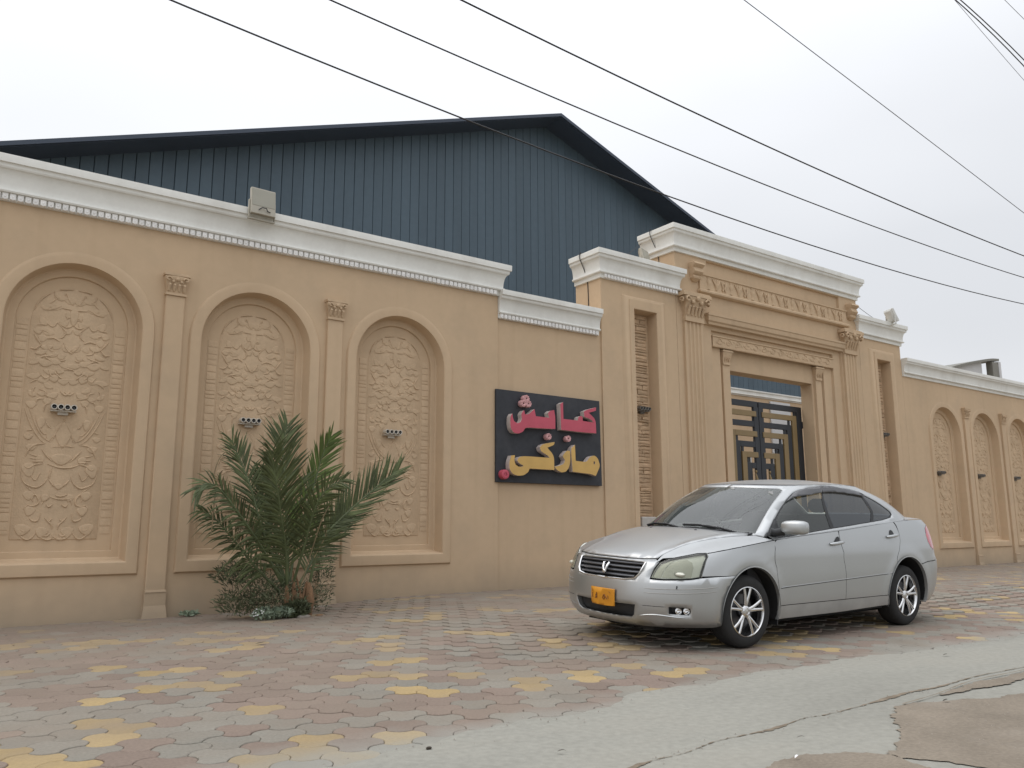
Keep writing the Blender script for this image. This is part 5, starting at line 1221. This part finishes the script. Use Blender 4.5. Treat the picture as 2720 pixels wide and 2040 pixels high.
ft = [(-.83, -.52)] + ft[1:-1]
f_ = [ft[0]] + [(u, -v) for u, v in HLn[1:]] + [(u, -halfw(u)+.001) for u in (.375, .2, .05, -.1, -.25, -.4, -.5, -.6, -.68, -.75)]
f_ = [p for i, p in enumerate(f_)]
patch('fender_top', HOOD, shrink(f_, .002), [], M['paint'], car, .06, 0)
patch('fender_top', HOOD, [(u, -v) for u, v in shrink(f_, .002)][::-1], [], M['paint'], car, .06, 0)
# cowl, washer jets, wipers
cow = [(u, v) for u, v in cw] + [(u+.085, v) for u, v in cw[::-1]]
patch('cowl', HOOD, cow, [], M['trim'], car, .06, -.004)
for v in (-.28, .30):
    b = MB(); u = -.02; b.ell(HOOD(u, v), .014, .018, .009, 8, 5); b.build('washer_jet', M['trim'], car, smooth=60)
for P in ([(-.62, -.012), (-.45, .035), (-.2, .055), (-.02, .045)], [(.02, -.012), (.2, .04), (.42, .055), (.58, .035)]):
    b = MB(); b.tube([Vector(GH(s_, k))+Vector((-.018, 0, .012)) for s_, k in P], .009, 6)
    b.tube([Vector(GH(s_, k))+Vector((-.012, 0, .002)) for s_, k in P], .006, 5); b.build('wiper', M['trim'], car, smooth=60)
# boot top
dk = []
ge = [GH(s_, 0) for s_ in np.linspace(PG.S*.78, PG.S, 9)]
re_ = [(u-.03, v) for u, v, z in ge]
de = [(re_[0][0], halfw(re_[0][0])-.002)]
us = np.linspace(re_[0][0], 3.62, 12)
outer = [(u, halfw(u)-.002) for u in us] + [(BODY(s_, 1.06)[0]-.004, BODY(s_, 1.06)[1]) for s_ in np.linspace(PB.S-.55, PB.S-.001, 6)]
deck = outer + [(u, -v) for u, v in outer[::-1]] + [(u, -v) for u, v in re_] + [(u, v) for u, v in re_[::-1]]
seen = []; 
for p_ in deck:
    if not seen or math.hypot(p_[0]-seen[-1][0], p_[1]-seen[-1][1]) > .004: seen.append(p_)
patch('boot_top', DECK, seen, [], M['paint'], car, .07, 0)

# shoulder strip between the door tops and the glass line
for sg in (-1, 1):
    A_, B_2 = [], []
    for u in np.linspace(.385, us[0]+.02, 40):
        A_.append((u, sg*halfw(u), top_u(u)-.002)); s_ = inv_u(lambda a, k: GH(a, 0), u, 0, -PG.S+.001, -.45); p = GH(s_, 0); B_2.append((u, sg*(abs(p[1])-.004), max(p[2], top_u(u)-.004)))
    M_ = [(a[0], a[1]*.45+b_[1]*.55, max(a[2], b_[2])+.004) for a, b_ in zip(A_, B_2)]
    b = MB(); b.loops([A_, M_, B_2], False); b.build('shoulder_strip', M['paint'], car, smooth=60)
# ---- cabin
WSn = [(-.742, .88), (-.755, .60), (-.762, .30), (-.768, .02)]
WS = [(0, .012), (-.25, .012), (-.5, .010), (-.68, .006)] + WSn[::-1] + [(-.70, .905), (-.5, .915), (-.25, .918), (0, .919)]
WS = WS + mir(WS)[1:-1]
DLO = [(-.905, -.02), (-.885, .15), (-.872, .307), (-.866, .50), (-.872, .66), (-.895, .80), (-.94, .875), (-1.05, .918), (-1.25, .940), (-1.55, .957), (-1.9, .962), (-2.3, .952), (-2.65, .930), (-2.90, .90), (-3.06, .85), (-3.15, .77), (-3.195, .623), (-3.222, .405), (-3.235, .235), (-3.20, .17), (-3.10, .105), (-2.90, .075), (-2.6, .066), (-1.9, .055), (-1.4, .030), (-1.1, .005)]
RW = [(PG.S, .05), (-(PG.S-.4), .05), (-(PG.S-.66), .06), (-(PG.S-.70), .45), (-(PG.S-.68), .84), (-(PG.S-.4), .90), (-PG.S, .90)]
rw = [(-PG.S+.0005, .05), (-(PG.S-.4), .05), (-(PG.S-.66), .06), (-(PG.S-.70), .45), (-(PG.S-.68), .84), (-(PG.S-.4), .90), (-PG.S+.0005, .90)]
fr_half = [(0, -.02)] + [(-.1*i, -.02) for i in range(1, int(PG.S*10)+1)] + [(-PG.S+.0004, -.02), (-PG.S+.0004, .049)] + [p for p in rw[1:-1]] + [(-PG.S+.0004, .901), (-PG.S+.0004, 1.0)] + [(-PG.S+.1*i, 1.0) for i in range(1, int(PG.S*10)+1)] + [(0, 1.0)] + [(0, .919)] + [p for p in WS if p[0] < -1e-6][::-1] + [(0, .012)]
fr_half = [p for i, p in enumerate(fr_half) if i == 0 or math.hypot(p[0]-fr_half[i-1][0], p[1]-fr_half[i-1][1]) > 1e-5]
gface = lambda p: Vector((p.x-1.8, p.y*1.8, (p.z-.9)*1.6))
for sgn in (1, -1):
    o_ = fr_half if sgn == 1 else mir(fr_half); h_ = DLO if sgn == 1 else mir(DLO)
    patch('cabin_frame', GH, o_, [h_], M['paint'], car, .06, 0, .02, bstep=.06, face=gface)
# roof panel
ed = [(GH(s_, 1.0)[0], GH(s_, 1.0)[1]) for s_ in np.linspace(-PG.S+.001, PG.S-.001, 90)]
patch('roof_panel', ROOF, ed, [], M['paint'], car, .08, .001, face=lambda p: Vector((0, 0, 1)))
# glass
patch('windscreen', GH, WS, [], M['screen'], car, .07, -.004, face=gface)
b = MB()
def gh_strip(name, a, c, m, off):   # band between two curves on the glass line
    b = MB(); L = []
    for A_ in (a, c): L.append([tuple(Vector(GH(s_, k))+Vector((0, math.copysign(off, s_) if abs(s_) > .8 else 0, 0))+(Vector((-off, 0, off)) if abs(s_) <= .8 else Vector((0, 0, 0)))) for s_, k in A_])
    b.loops(L, False); return b.build(name, m, car, smooth=60)
gh_strip('windscreen_seal', [(-.70+.1*i, .925) for i in range(15)], [(-.70+.1*i, .868) for i in range(15)], M['trim'], -.006)
glasses = [('front_window', [(-1.005, .03), (-.905, .02), (-.885, .307), (-.877, .60), (-.91, .80), (-.96, .865), (-1.06, .905), (-1.25, .930), (-1.58, .945), (-1.64, .80), (-1.77, .40), (-1.875, .065), (-1.4, .040)], 'tint2'),
           ('rear_window', [(-1.93, .068), (-1.83, .40), (-1.70, .80), (-1.66, .950), (-1.9, .952), (-2.3, .942), (-2.65, .920), (-2.90, .89), (-3.00, .86), (-3.085, .70), (-2.86, .30), (-2.66, .078), (-2.4, .075)], 'tint'),
           ('quarter_window', [(-2.71, .082), (-2.90, .30), (-3.115, .70), (-3.135, .76), (-3.185, .623), (-3.212, .405), (-3.225, .24), (-3.19, .18), (-3.08, .115), (-2.90, .085)], 'tint')]
for nm, pl, k in glasses:
    panel(nm, pl, m=M[k], fn=GH, step=.07, off=-.006, gap=0)
# black surround, pillars between the windows
hs = [g_[1] for g_ in glasses]
panel('window_surround', DLO, [shrink(h_, .006) for h_ in hs], m=M['trim'], fn=GH, step=.05, off=-.003, gap=-.001, bstep=.05)
vz = [(-.882, .60), (-.94, .70), (-1.05, .745), (-1.3, .775), (-1.60, .79), (-1.68, .945), (-1.3, .940), (-1.05, .915), (-.94, .872), (-.897, .80)]
panel('window_visor', vz, m=M['visor'], fn=GH, step=.05, off=.014, gap=0, thick=.003)
vz2 = [(-1.64, .79), (-1.9, .80), (-2.3, .785), (-2.7, .75), (-2.95, .70), (-3.125, .62), (-3.165, .77), (-3.06, .85), (-2.90, .90), (-2.65, .930), (-2.3, .950), (-1.9, .958), (-1.70, .955)]
panel('window_visor', vz2, m=M['visor'], fn=GH, step=.05, off=.014, gap=0, thick=.003)
# mirrors
sail = [(-1.10, -.035), (-.90, -.045), (-.880, .12), (-.872, .30), (-.93, .20), (-.99, .10)]
panel('mirror_base', sail, m=M['trim'], fn=GH, step=.05, off=.006, gap=0, thick=.01)
for sg in (-1,):
    b = MB(); L = []; cu, cv, cz = .50, sg*1.01, 1.055
    for t_, ru, rzz in ((-1, .03, .03), (-.9, .055, .055), (-.6, .072, .070), (0, .078, .076), (.6, .074, .073), (.88, .06, .060), (1.0, .035, .035)):
        L.append([(cu+ru*.85*math.copysign(abs(math.cos(a))**.65, math.cos(a))+.02*t_, cv+sg*t_*.115, cz+rzz*.86*math.copysign(abs(math.sin(a))**.6, math.sin(a))) for a in [2*PI*k/20 for k in range(20)]])
    b.loops(L, True, True, True); mm = b.build('door_mirror', M['paint'], car, smooth=45)
    b = MB(); b.tube([(cu+.01, cv-sg*.12, cz-.04), (cu-.04, sg*.82, cz-.055), (cu-.07, sg*.79, cz-.05)], [.04, .035, .04], 8); b.build('mirror_arm', M['trim'], mm, smooth=60)
    b = MB(); b.box(cu+.062, cu+.068, cv-.09, cv+.09, cz-.045, cz+.045); b.build('mirror_glass', M['chrome'], mm)
# door handles with the shade of a finger recess painted as a black patch
for u, z in ((1.365, .895), (2.43, .953)):
    for sg in (-1, 1):
        s_ = sU(u, z); p0 = [Vector(BODY(sU(u+d, z), z+.008*math.sin(d*14))) for d in (-.105, -.09, -.05, 0, .05, .09, .105)]
        b = MB(); b.tube([(p.x, sg*(abs(p.y)+o_), p.z) for p, o_ in zip(p0, (.002, .016, .026, .030, .028, .020, .004))], [.008, .014, .017, .018, .017, .014, .008], 8); b.build('door_handle', M['paint'], car, smooth=60)
        pl = [(sU(u-.05, z), z+.012), (sU(u-.03, z), z+.055), (sU(u, z), z+.062), (sU(u+.03, z), z+.048), (sU(u+.055, z), z+.012)]
        patch('handle_shade_patch', BODY, pl if sg == -1 else mir(pl), [], M['trim'], car, .03, .0025)
# side moulding crease and bumper crease lines as slim ridges
def ridge(name, P, r, m, off=.002, both=True):
    for sg in ((1, -1) if both else (1,)):
        b = MB(); Q = []
        for s_, z in P:
            p = Vector(BODY(s_, z)); e = 1e-3
            n_ = (Vector(BODY(s_+e, z))-Vector(BODY(s_-e, z))).cross(Vector(BODY(s_, z+e))-Vector(BODY(s_, z-e))).normalized()
            if n_.dot(Vector((p.x-1.35, p.y*1.6, 0))) < 0: n_ = -n_
            p = p+n_*off; Q.append((p.x, p.y*sg, p.z))
        b.tube(Q, r, 5); b.build(name, m, car, smooth=60)
ridge('side_moulding', [(sU(u, .508+(u-.42)*.033), .508+(u-.42)*.033) for u in np.linspace(.43, 2.36, 14)], .003, M['paint'], .0)
ridge('moulding_shadow_gap', [(sU(u, .500+(u-.42)*.033), .500+(u-.42)*.033) for u in np.linspace(.43, 2.36, 14)], .0028, M['trim'], -.0005)
for z0_, s0_ in ((.523, -.477), (.487, -.474)):
    ridge('bumper_crease', [(s0_-.05*i, z0_+.026*(i/13.5)**2) for i in range(14)], [.0022]+[.0035]*12+[.002], M['dusty'], .0005)
ridge('bumper_scuff', [(-.755, .556), (-.757, .545), (-.756, .532)], .006, M['trim'], .001, both=False)
# grille
patch('grille_back', BODY, GR, [], M['trim'], car, .05, -.055)
for i in range(4):
    zt, zb_ = .734-.036*i, .712-.036*i; b = MB(); wv = [.405, .400, .388, .352][i]
    L = []
    for o_, z in ((-.030, zt), (-.008, zt-.006), (-.003, zt-.014), (-.010, zb_), (-.032, zb_-.003)):
        L.append([])
        for k in range(17):
            s_ = -wv+2*wv*k/16; p = Vector(BODY(s_, z)); r = Vector((BODY(s_, z)[0]-.6, BODY(s_, z)[1]*.6, 0)).normalized(); L[-1].append(p+r*o_)
    b.loops(L, False); b.build('grille_slat', M['slat'], car, smooth=50)
def loop_tube(name, pl, r, m, off, closed=True):
    b = MB(); Q = []
    for s_, z in (dens(pl, .05) if closed else pl):
        p = Vector(BODY(s_, z)); d = Vector((p.x-.8, p.y*.6, 0)).normalized(); Q.append(p+d*off)
    if closed: Q.append(Q[0])
    b.tube(Q, r, 6); return b.build(name, m, car, smooth=60)
loop_tube('grille_frame', [(-.425, .735), (-.415, .69), (-.397, .635), (-.362, .597), (-.26, .583), (0, .577), (.26, .583), (.362, .597), (.397, .635), (.415, .69), (.425, .735)], .0095, M['chrome'], .001, False)
b = MB()
for sg in (-1, 1): b.tube([Vector(BODY(0, .635))+Vector((-.012, sg*.012, 0)), Vector(BODY(0, .665))+Vector((-.018, sg*.020, 0)), Vector(BODY(0, .705))+Vector((-.016, sg*.034, 0)), Vector(BODY(0, .712))+Vector((-.012, sg*.02, 0))], [.012, .013, .012, .004], 7)
b.ell(Vector(BODY(0, .632))+Vector((-.012, 0, 0)), .014, .026, .02, 10, 6); b.build('emblem', M['chrome'], car, smooth=60)
# intake and fog lights
patch('intake', BODY, IN, [], M['trim'], car, .05, -.05)
def lip(name, pl, d, m):
    for P_ in pl:
        b = MB(); D_ = dens(P_, .04); A_ = [Vector(BODY(s_, z)) for s_, z in D_]
        B_2 = [p-Vector((p.x-.8, p.y*.6, 0)).normalized()*d for p in A_]
        b.loops([A_, B_2], True); b.build(name, m, car, smooth=60)
lip('intake_lip', [IN], .052, M['paint']); lip('grille_recess', [GR], .057, M['trim'])
lip('fog_recess', [FG, mir(FG)], .05, M['trim'])
panel('fog_back', FG, m=M['trim'], off=-.048, gap=0)
for sg in (-1, 1):
    for s_ in (.775, .845):
        p = Vector(BODY(-s_, .345)); d = Vector((p.x-.5, p.y*.5, 0)).normalized(); c = p-d*.03; c.y *= -sg if sg == 1 else 1
        c = p-d*.03; dd = Vector((d.x, d.y, 0))
        if sg == 1: c.y, dd.y = -c.y, -dd.y
        MM = Matrix.Translation(c) @ dd.to_track_quat('Z', 'Y').to_matrix().to_4x4()
        b = MB(); b.lathe([(.031, .012), (.027, .0), (.012, -.012), (.001, -.016)], 12, MM); b.ell((0, 0, 0), .001, .001, .001, 4, 3); b.build('fog_lamp', M['chrome'], car, smooth=50)
for z_, r_ in ((.378, .0035), (.300, .006)):
    P_ = [(-.43-.045*i, z_+(.012*math.sin(i/6*PI) if z_ < .35 else 0)-(.012*(1-i/6) if z_ < .35 else 0)) for i in range(7 if z_ > .35 else 10)]
    ridge('bumper_edge', P_, [.001]+[r_]*(len(P_)-2)+[.001], M['paint'] if z_ < .35 else M['trim'], .001 if z_ < .35 else -.002)
# head lights
lens_in = [(-.611, .624), (-.617, .69), (-.645, .745), (-.70, .778), (-.765, .782), (-.825, .757), (-.858, .713), (-.866, .626)]
for sg in (1, -1):
    T_ = (lambda q: q) if sg == 1 else mir
    hl = patch('headlight', BODY, T_(shrink(HL, .006)), [], M['hl_white'], car, .04, -.028)
    patch('reflector', BODY, T_(lens_in), [], M['hl_refl'], hl, .04, -.020)
    a_ = [(-.535, .622), (-.60, .622), (-.607, .69), (-.632, .745), (-.66, .775), (-.60, .757), (-.565, .735), (-.548, .685)]
    patch('reflector', BODY, T_(a_), [], M['hl_refl'], hl, .04, -.022)
    for s_, z, r in ((-.745, .650, .030),):
        p = Vector(BODY(s_*sg, z)); d = Vector((p.x-.5, p.y*.5, 0)).normalized(); b = MB(); b.ell(p-d*.018, r*1.3, r*1.9, r*.7, 10, 6); b.build('bulb', M['bulb'], hl, smooth=60)
    patch('lens', BODY, T_(shrink(HL, .005)), [], M['hl_glass'], hl, .04, .003)
    D_ = dens(T_(HL), .03); b = MB(); A_ = [Vector(BODY(*p)) for p in D_]
    b.tube([p+Vector((p.x-.8, p.y*.6, 0)).normalized()*.0005 for p in A_]+[A_[0]], .0024, 5); b.build('headlight_seal', M['trim'], hl, smooth=60)
    b = MB(); b.loops([A_, [p-Vector((p.x-.8, p.y*.6, 0)).normalized()*.03 for p in A_]], True); b.build('headlight_rim', M['hl_white'], hl, smooth=60)
# number plate with its worn marks
pu = BODY(0, .42)[0]-.018
def PLT(v, z): return (pu-.004+.05*(max(0, .395-z))**1.0*1.4+.35*v*v, v-.018, z)
pl_ = [(-.158, .340), (-.02, .335), (.135, .339), (.143, .36), (.145, .488), (-.160, .488)]
pt_ = patch('number_plate', PLT, pl_, [], M['plate'], car, .04, 0, .004, face=lambda p: Vector((-1, 0, 0)))
def stroke(P, r):
    b = MB(); Q = [Vector(PLT(v, z))+Vector((-.0035, 0, 0)) for v, z in P]
    b.tube(Q, r, 5); b.build('plate_mark', M['plate_ink'], pt_, smooth=60)
stroke([(.122, .468), (.117, .455), (.121, .445)], .0022)
stroke([(.120, .435), (.118, .415), (.121, .395)], .0034)
stroke([(.083, .392), (.072, .395), (.070, .405), (.078, .412), (.070, .420), (.062, .440), (.060, .41), (.058, .392)], .0036)
stroke([(.066, .394), (.076, .396)], .0045)
stroke([(-.040, .430), (-.028, .425), (-.018, .40), (-.030, .388), (-.042, .40), (-.046, .425), (-.04, .43)], .0034)
stroke([(-.040, .430), (-.055, .41), (-.072, .393)], .0040)
stroke([(-.075, .424), (-.085, .42), (-.082, .41), (-.092, .40)], .0028)
stroke([(-.09, .462), (-.105, .456), (-.112, .447)], .0020)
# wheels
def wheel(u, v, ang, r=.318):
    sg = -1 if v < 0 else 1; w = .10
    e = bpy.data.objects.new('wheel', None); COL.objects.link(e); e.parent = car; e.location = (u, v, r); e.rotation_euler = (0, 0, ang); e.empty_display_size = .1
    MM = Matrix.Rotation(PI/2*(1 if sg < 0 else -1), 4, 'X')    # local +Z of the lathe points outwards
    b = MB(); b.lathe([(.212, -w), (.245, -w-.008), (.285, -w-.002), (.308, -w+.018), (.317, -w*.5), (.318, 0), (.317, w*.5), (.308, w-.018), (.285, w+.002), (.245, w+.008), (.218, w+.002), (.212, w-.008)], 48, MM)
    for k in (-.055, -.02, .02, .055): pass
    b.build('tyre', M['rubber'], e, smooth=35)
    b = MB(); b.lathe([(.214, w-.006), (.217, w+.004), (.210, w+.007), (.203, w-.004), (.198, w-.03), (.192, -w*.4), (.190, -w*.8)], 40, MM); b.build('rim', M['alloy'], e, smooth=40)
    b = MB(); b.lathe([(.192, -.02), (.14, -.035), (.05, -.03), (.001, -.03)], 28, MM); b.build('brake_cover', M['darkmetal'], e, smooth=40)
    b = MB(); b.lathe([(.145, .005), (.145, .02), (.06, .022)], 28, MM); b.build('brake_disc', M['slat'], e, smooth=40)
    for k in range(5):
        a0 = 2*PI*k/5+.25; b = MB()
        for dlt in (-.20, .20):
            P = []
            for rr, hgt, q in ((.045, .070, .35), (.09, .082, .62), (.15, .088, .85), (.206, .088, 1.0)):
                a = a0+dlt*q; P.append(MM @ Vector((rr*math.cos(a), rr*math.sin(a), hgt)))
            b.tube(P, [.020, .0165, .0145, .0155], 7)
        b.build('spoke', M['alloy'], e, smooth=55)
    b = MB(); b.lathe([(.058, .05), (.056, .080), (.044, .094), (.030, .098), (.027, .092), (.001, .095)], 20, MM); b.build('hub_cap', M['alloy'], e, smooth=35)
    for k in range(5):
        a = 2*PI*k/5+.88; p = MM @ Vector((.060*math.cos(a), .060*math.sin(a), .078)); b = MB(); b.ell(p, .010, .010, .010, 7, 4); b.build('wheel_nut', M['darkmetal'], e, smooth=60)
wheel(-.015, -.765, math.radians(-4)); wheel(-.015, .765, math.radians(-4)); wheel(2.685, -.765, 0); wheel(2.685, .765, 0)
for u_, in ((.43,),):
    for sg in (-1, 1):
        b = MB(); b.box(u_-.006, u_+.006, sg*.78-.07, sg*.78+.05, .17, .34); b.build('mud_flap', M['trim'], car)
# cabin furnishings
def blk(name, x0, x1, y0, y1, z0, z1, m, r=.04):
    b = MB(); b.box(x0, x1, y0, y1, z0, z1); return bevel(b.build(name, m, car), r, 3)
blk('dashboard', .38, .86, -.70, .70, .80, .985, M['dash'], .05)
b = MB(); b.ell((.66, .36, .99), .14, .22, .065, 12, 7); b.build('instrument_hood', M['dash'], car, smooth=60)
b = MB(); b.tube([(.90+.08*math.cos(a), .36+.185*math.sin(a), .93+.165*math.cos(a)) for a in [2*PI*k/24 for k in range(25)]], .015, 7); b.tube([(.80, .36, .88), (.90, .36, .93)], .03, 8); b.build('steering_wheel', M['dash'], car, smooth=60)
for y in (-.36, .36):
    st_ = blk('seat', 1.15, 1.68, y-.25, y+.25, .45, .66, M['seat'], .06)
    b = MB(); b.loops([[(1.58, y-.25, .6), (1.58, y+.25, .6), (1.74, y+.25, .6), (1.74, y-.25, .6)], [(1.78, y-.23, 1.16), (1.78, y+.23, 1.16), (1.90, y+.23, 1.16), (1.90, y-.23, 1.16)]], True, True, True); bevel(b.build('seat_back', M['seat'], st_), .05, 3)
    b = MB(); b.ell((1.86, y, 1.255), .05, .125, .085, 12, 7); b.build('headrest', M['seat'], st_, smooth=60)
blk('rear_seat', 2.35, 2.62, -.66, .66, .5, 1.14, M['seat'], .08)
blk('parcel_shelf', 2.66, 3.3, -.62, .62, 1.08, 1.11, M['dash'], .01)
b = MB(); b.box(-.2, 3.3, -.70, .70, .42, .47); b.box(.15, .40, -.74, .74, .45, .93); b.build('cabin_floor', M['dash'], car)
b = MB(); b.ell((.94, 0, 1.355), .03, .12, .04, 12, 6); b.tube([(.94, 0, 1.36), (.93, 0, 1.42)], .012, 6); b.build('rear_view_mirror', M['trim'], car, smooth=60)
ed2 = [(u*.97+.05, v*.93) for u, v in ed]
patch('headliner', ROOF, ed2, [], M['seat'], car, .12, -.03, face=lambda p: Vector((0, 0, 1)))
p_ = Vector(GH(-.12, .885)); b = MB(); b.box(p_.x-.004, p_.x+.004, p_.y-.02, p_.y+.02, p_.z-.016, p_.z+.006); b.build('sticker', M['flower'], car)
p_ = Vector(GH(-.64, .80)); b = MB(); b.box(p_.x-.002, p_.x+.003, p_.y-.03, p_.y+.02, p_.z-.02, p_.z+.015); b.build('sticker', M['greywhite'], car)
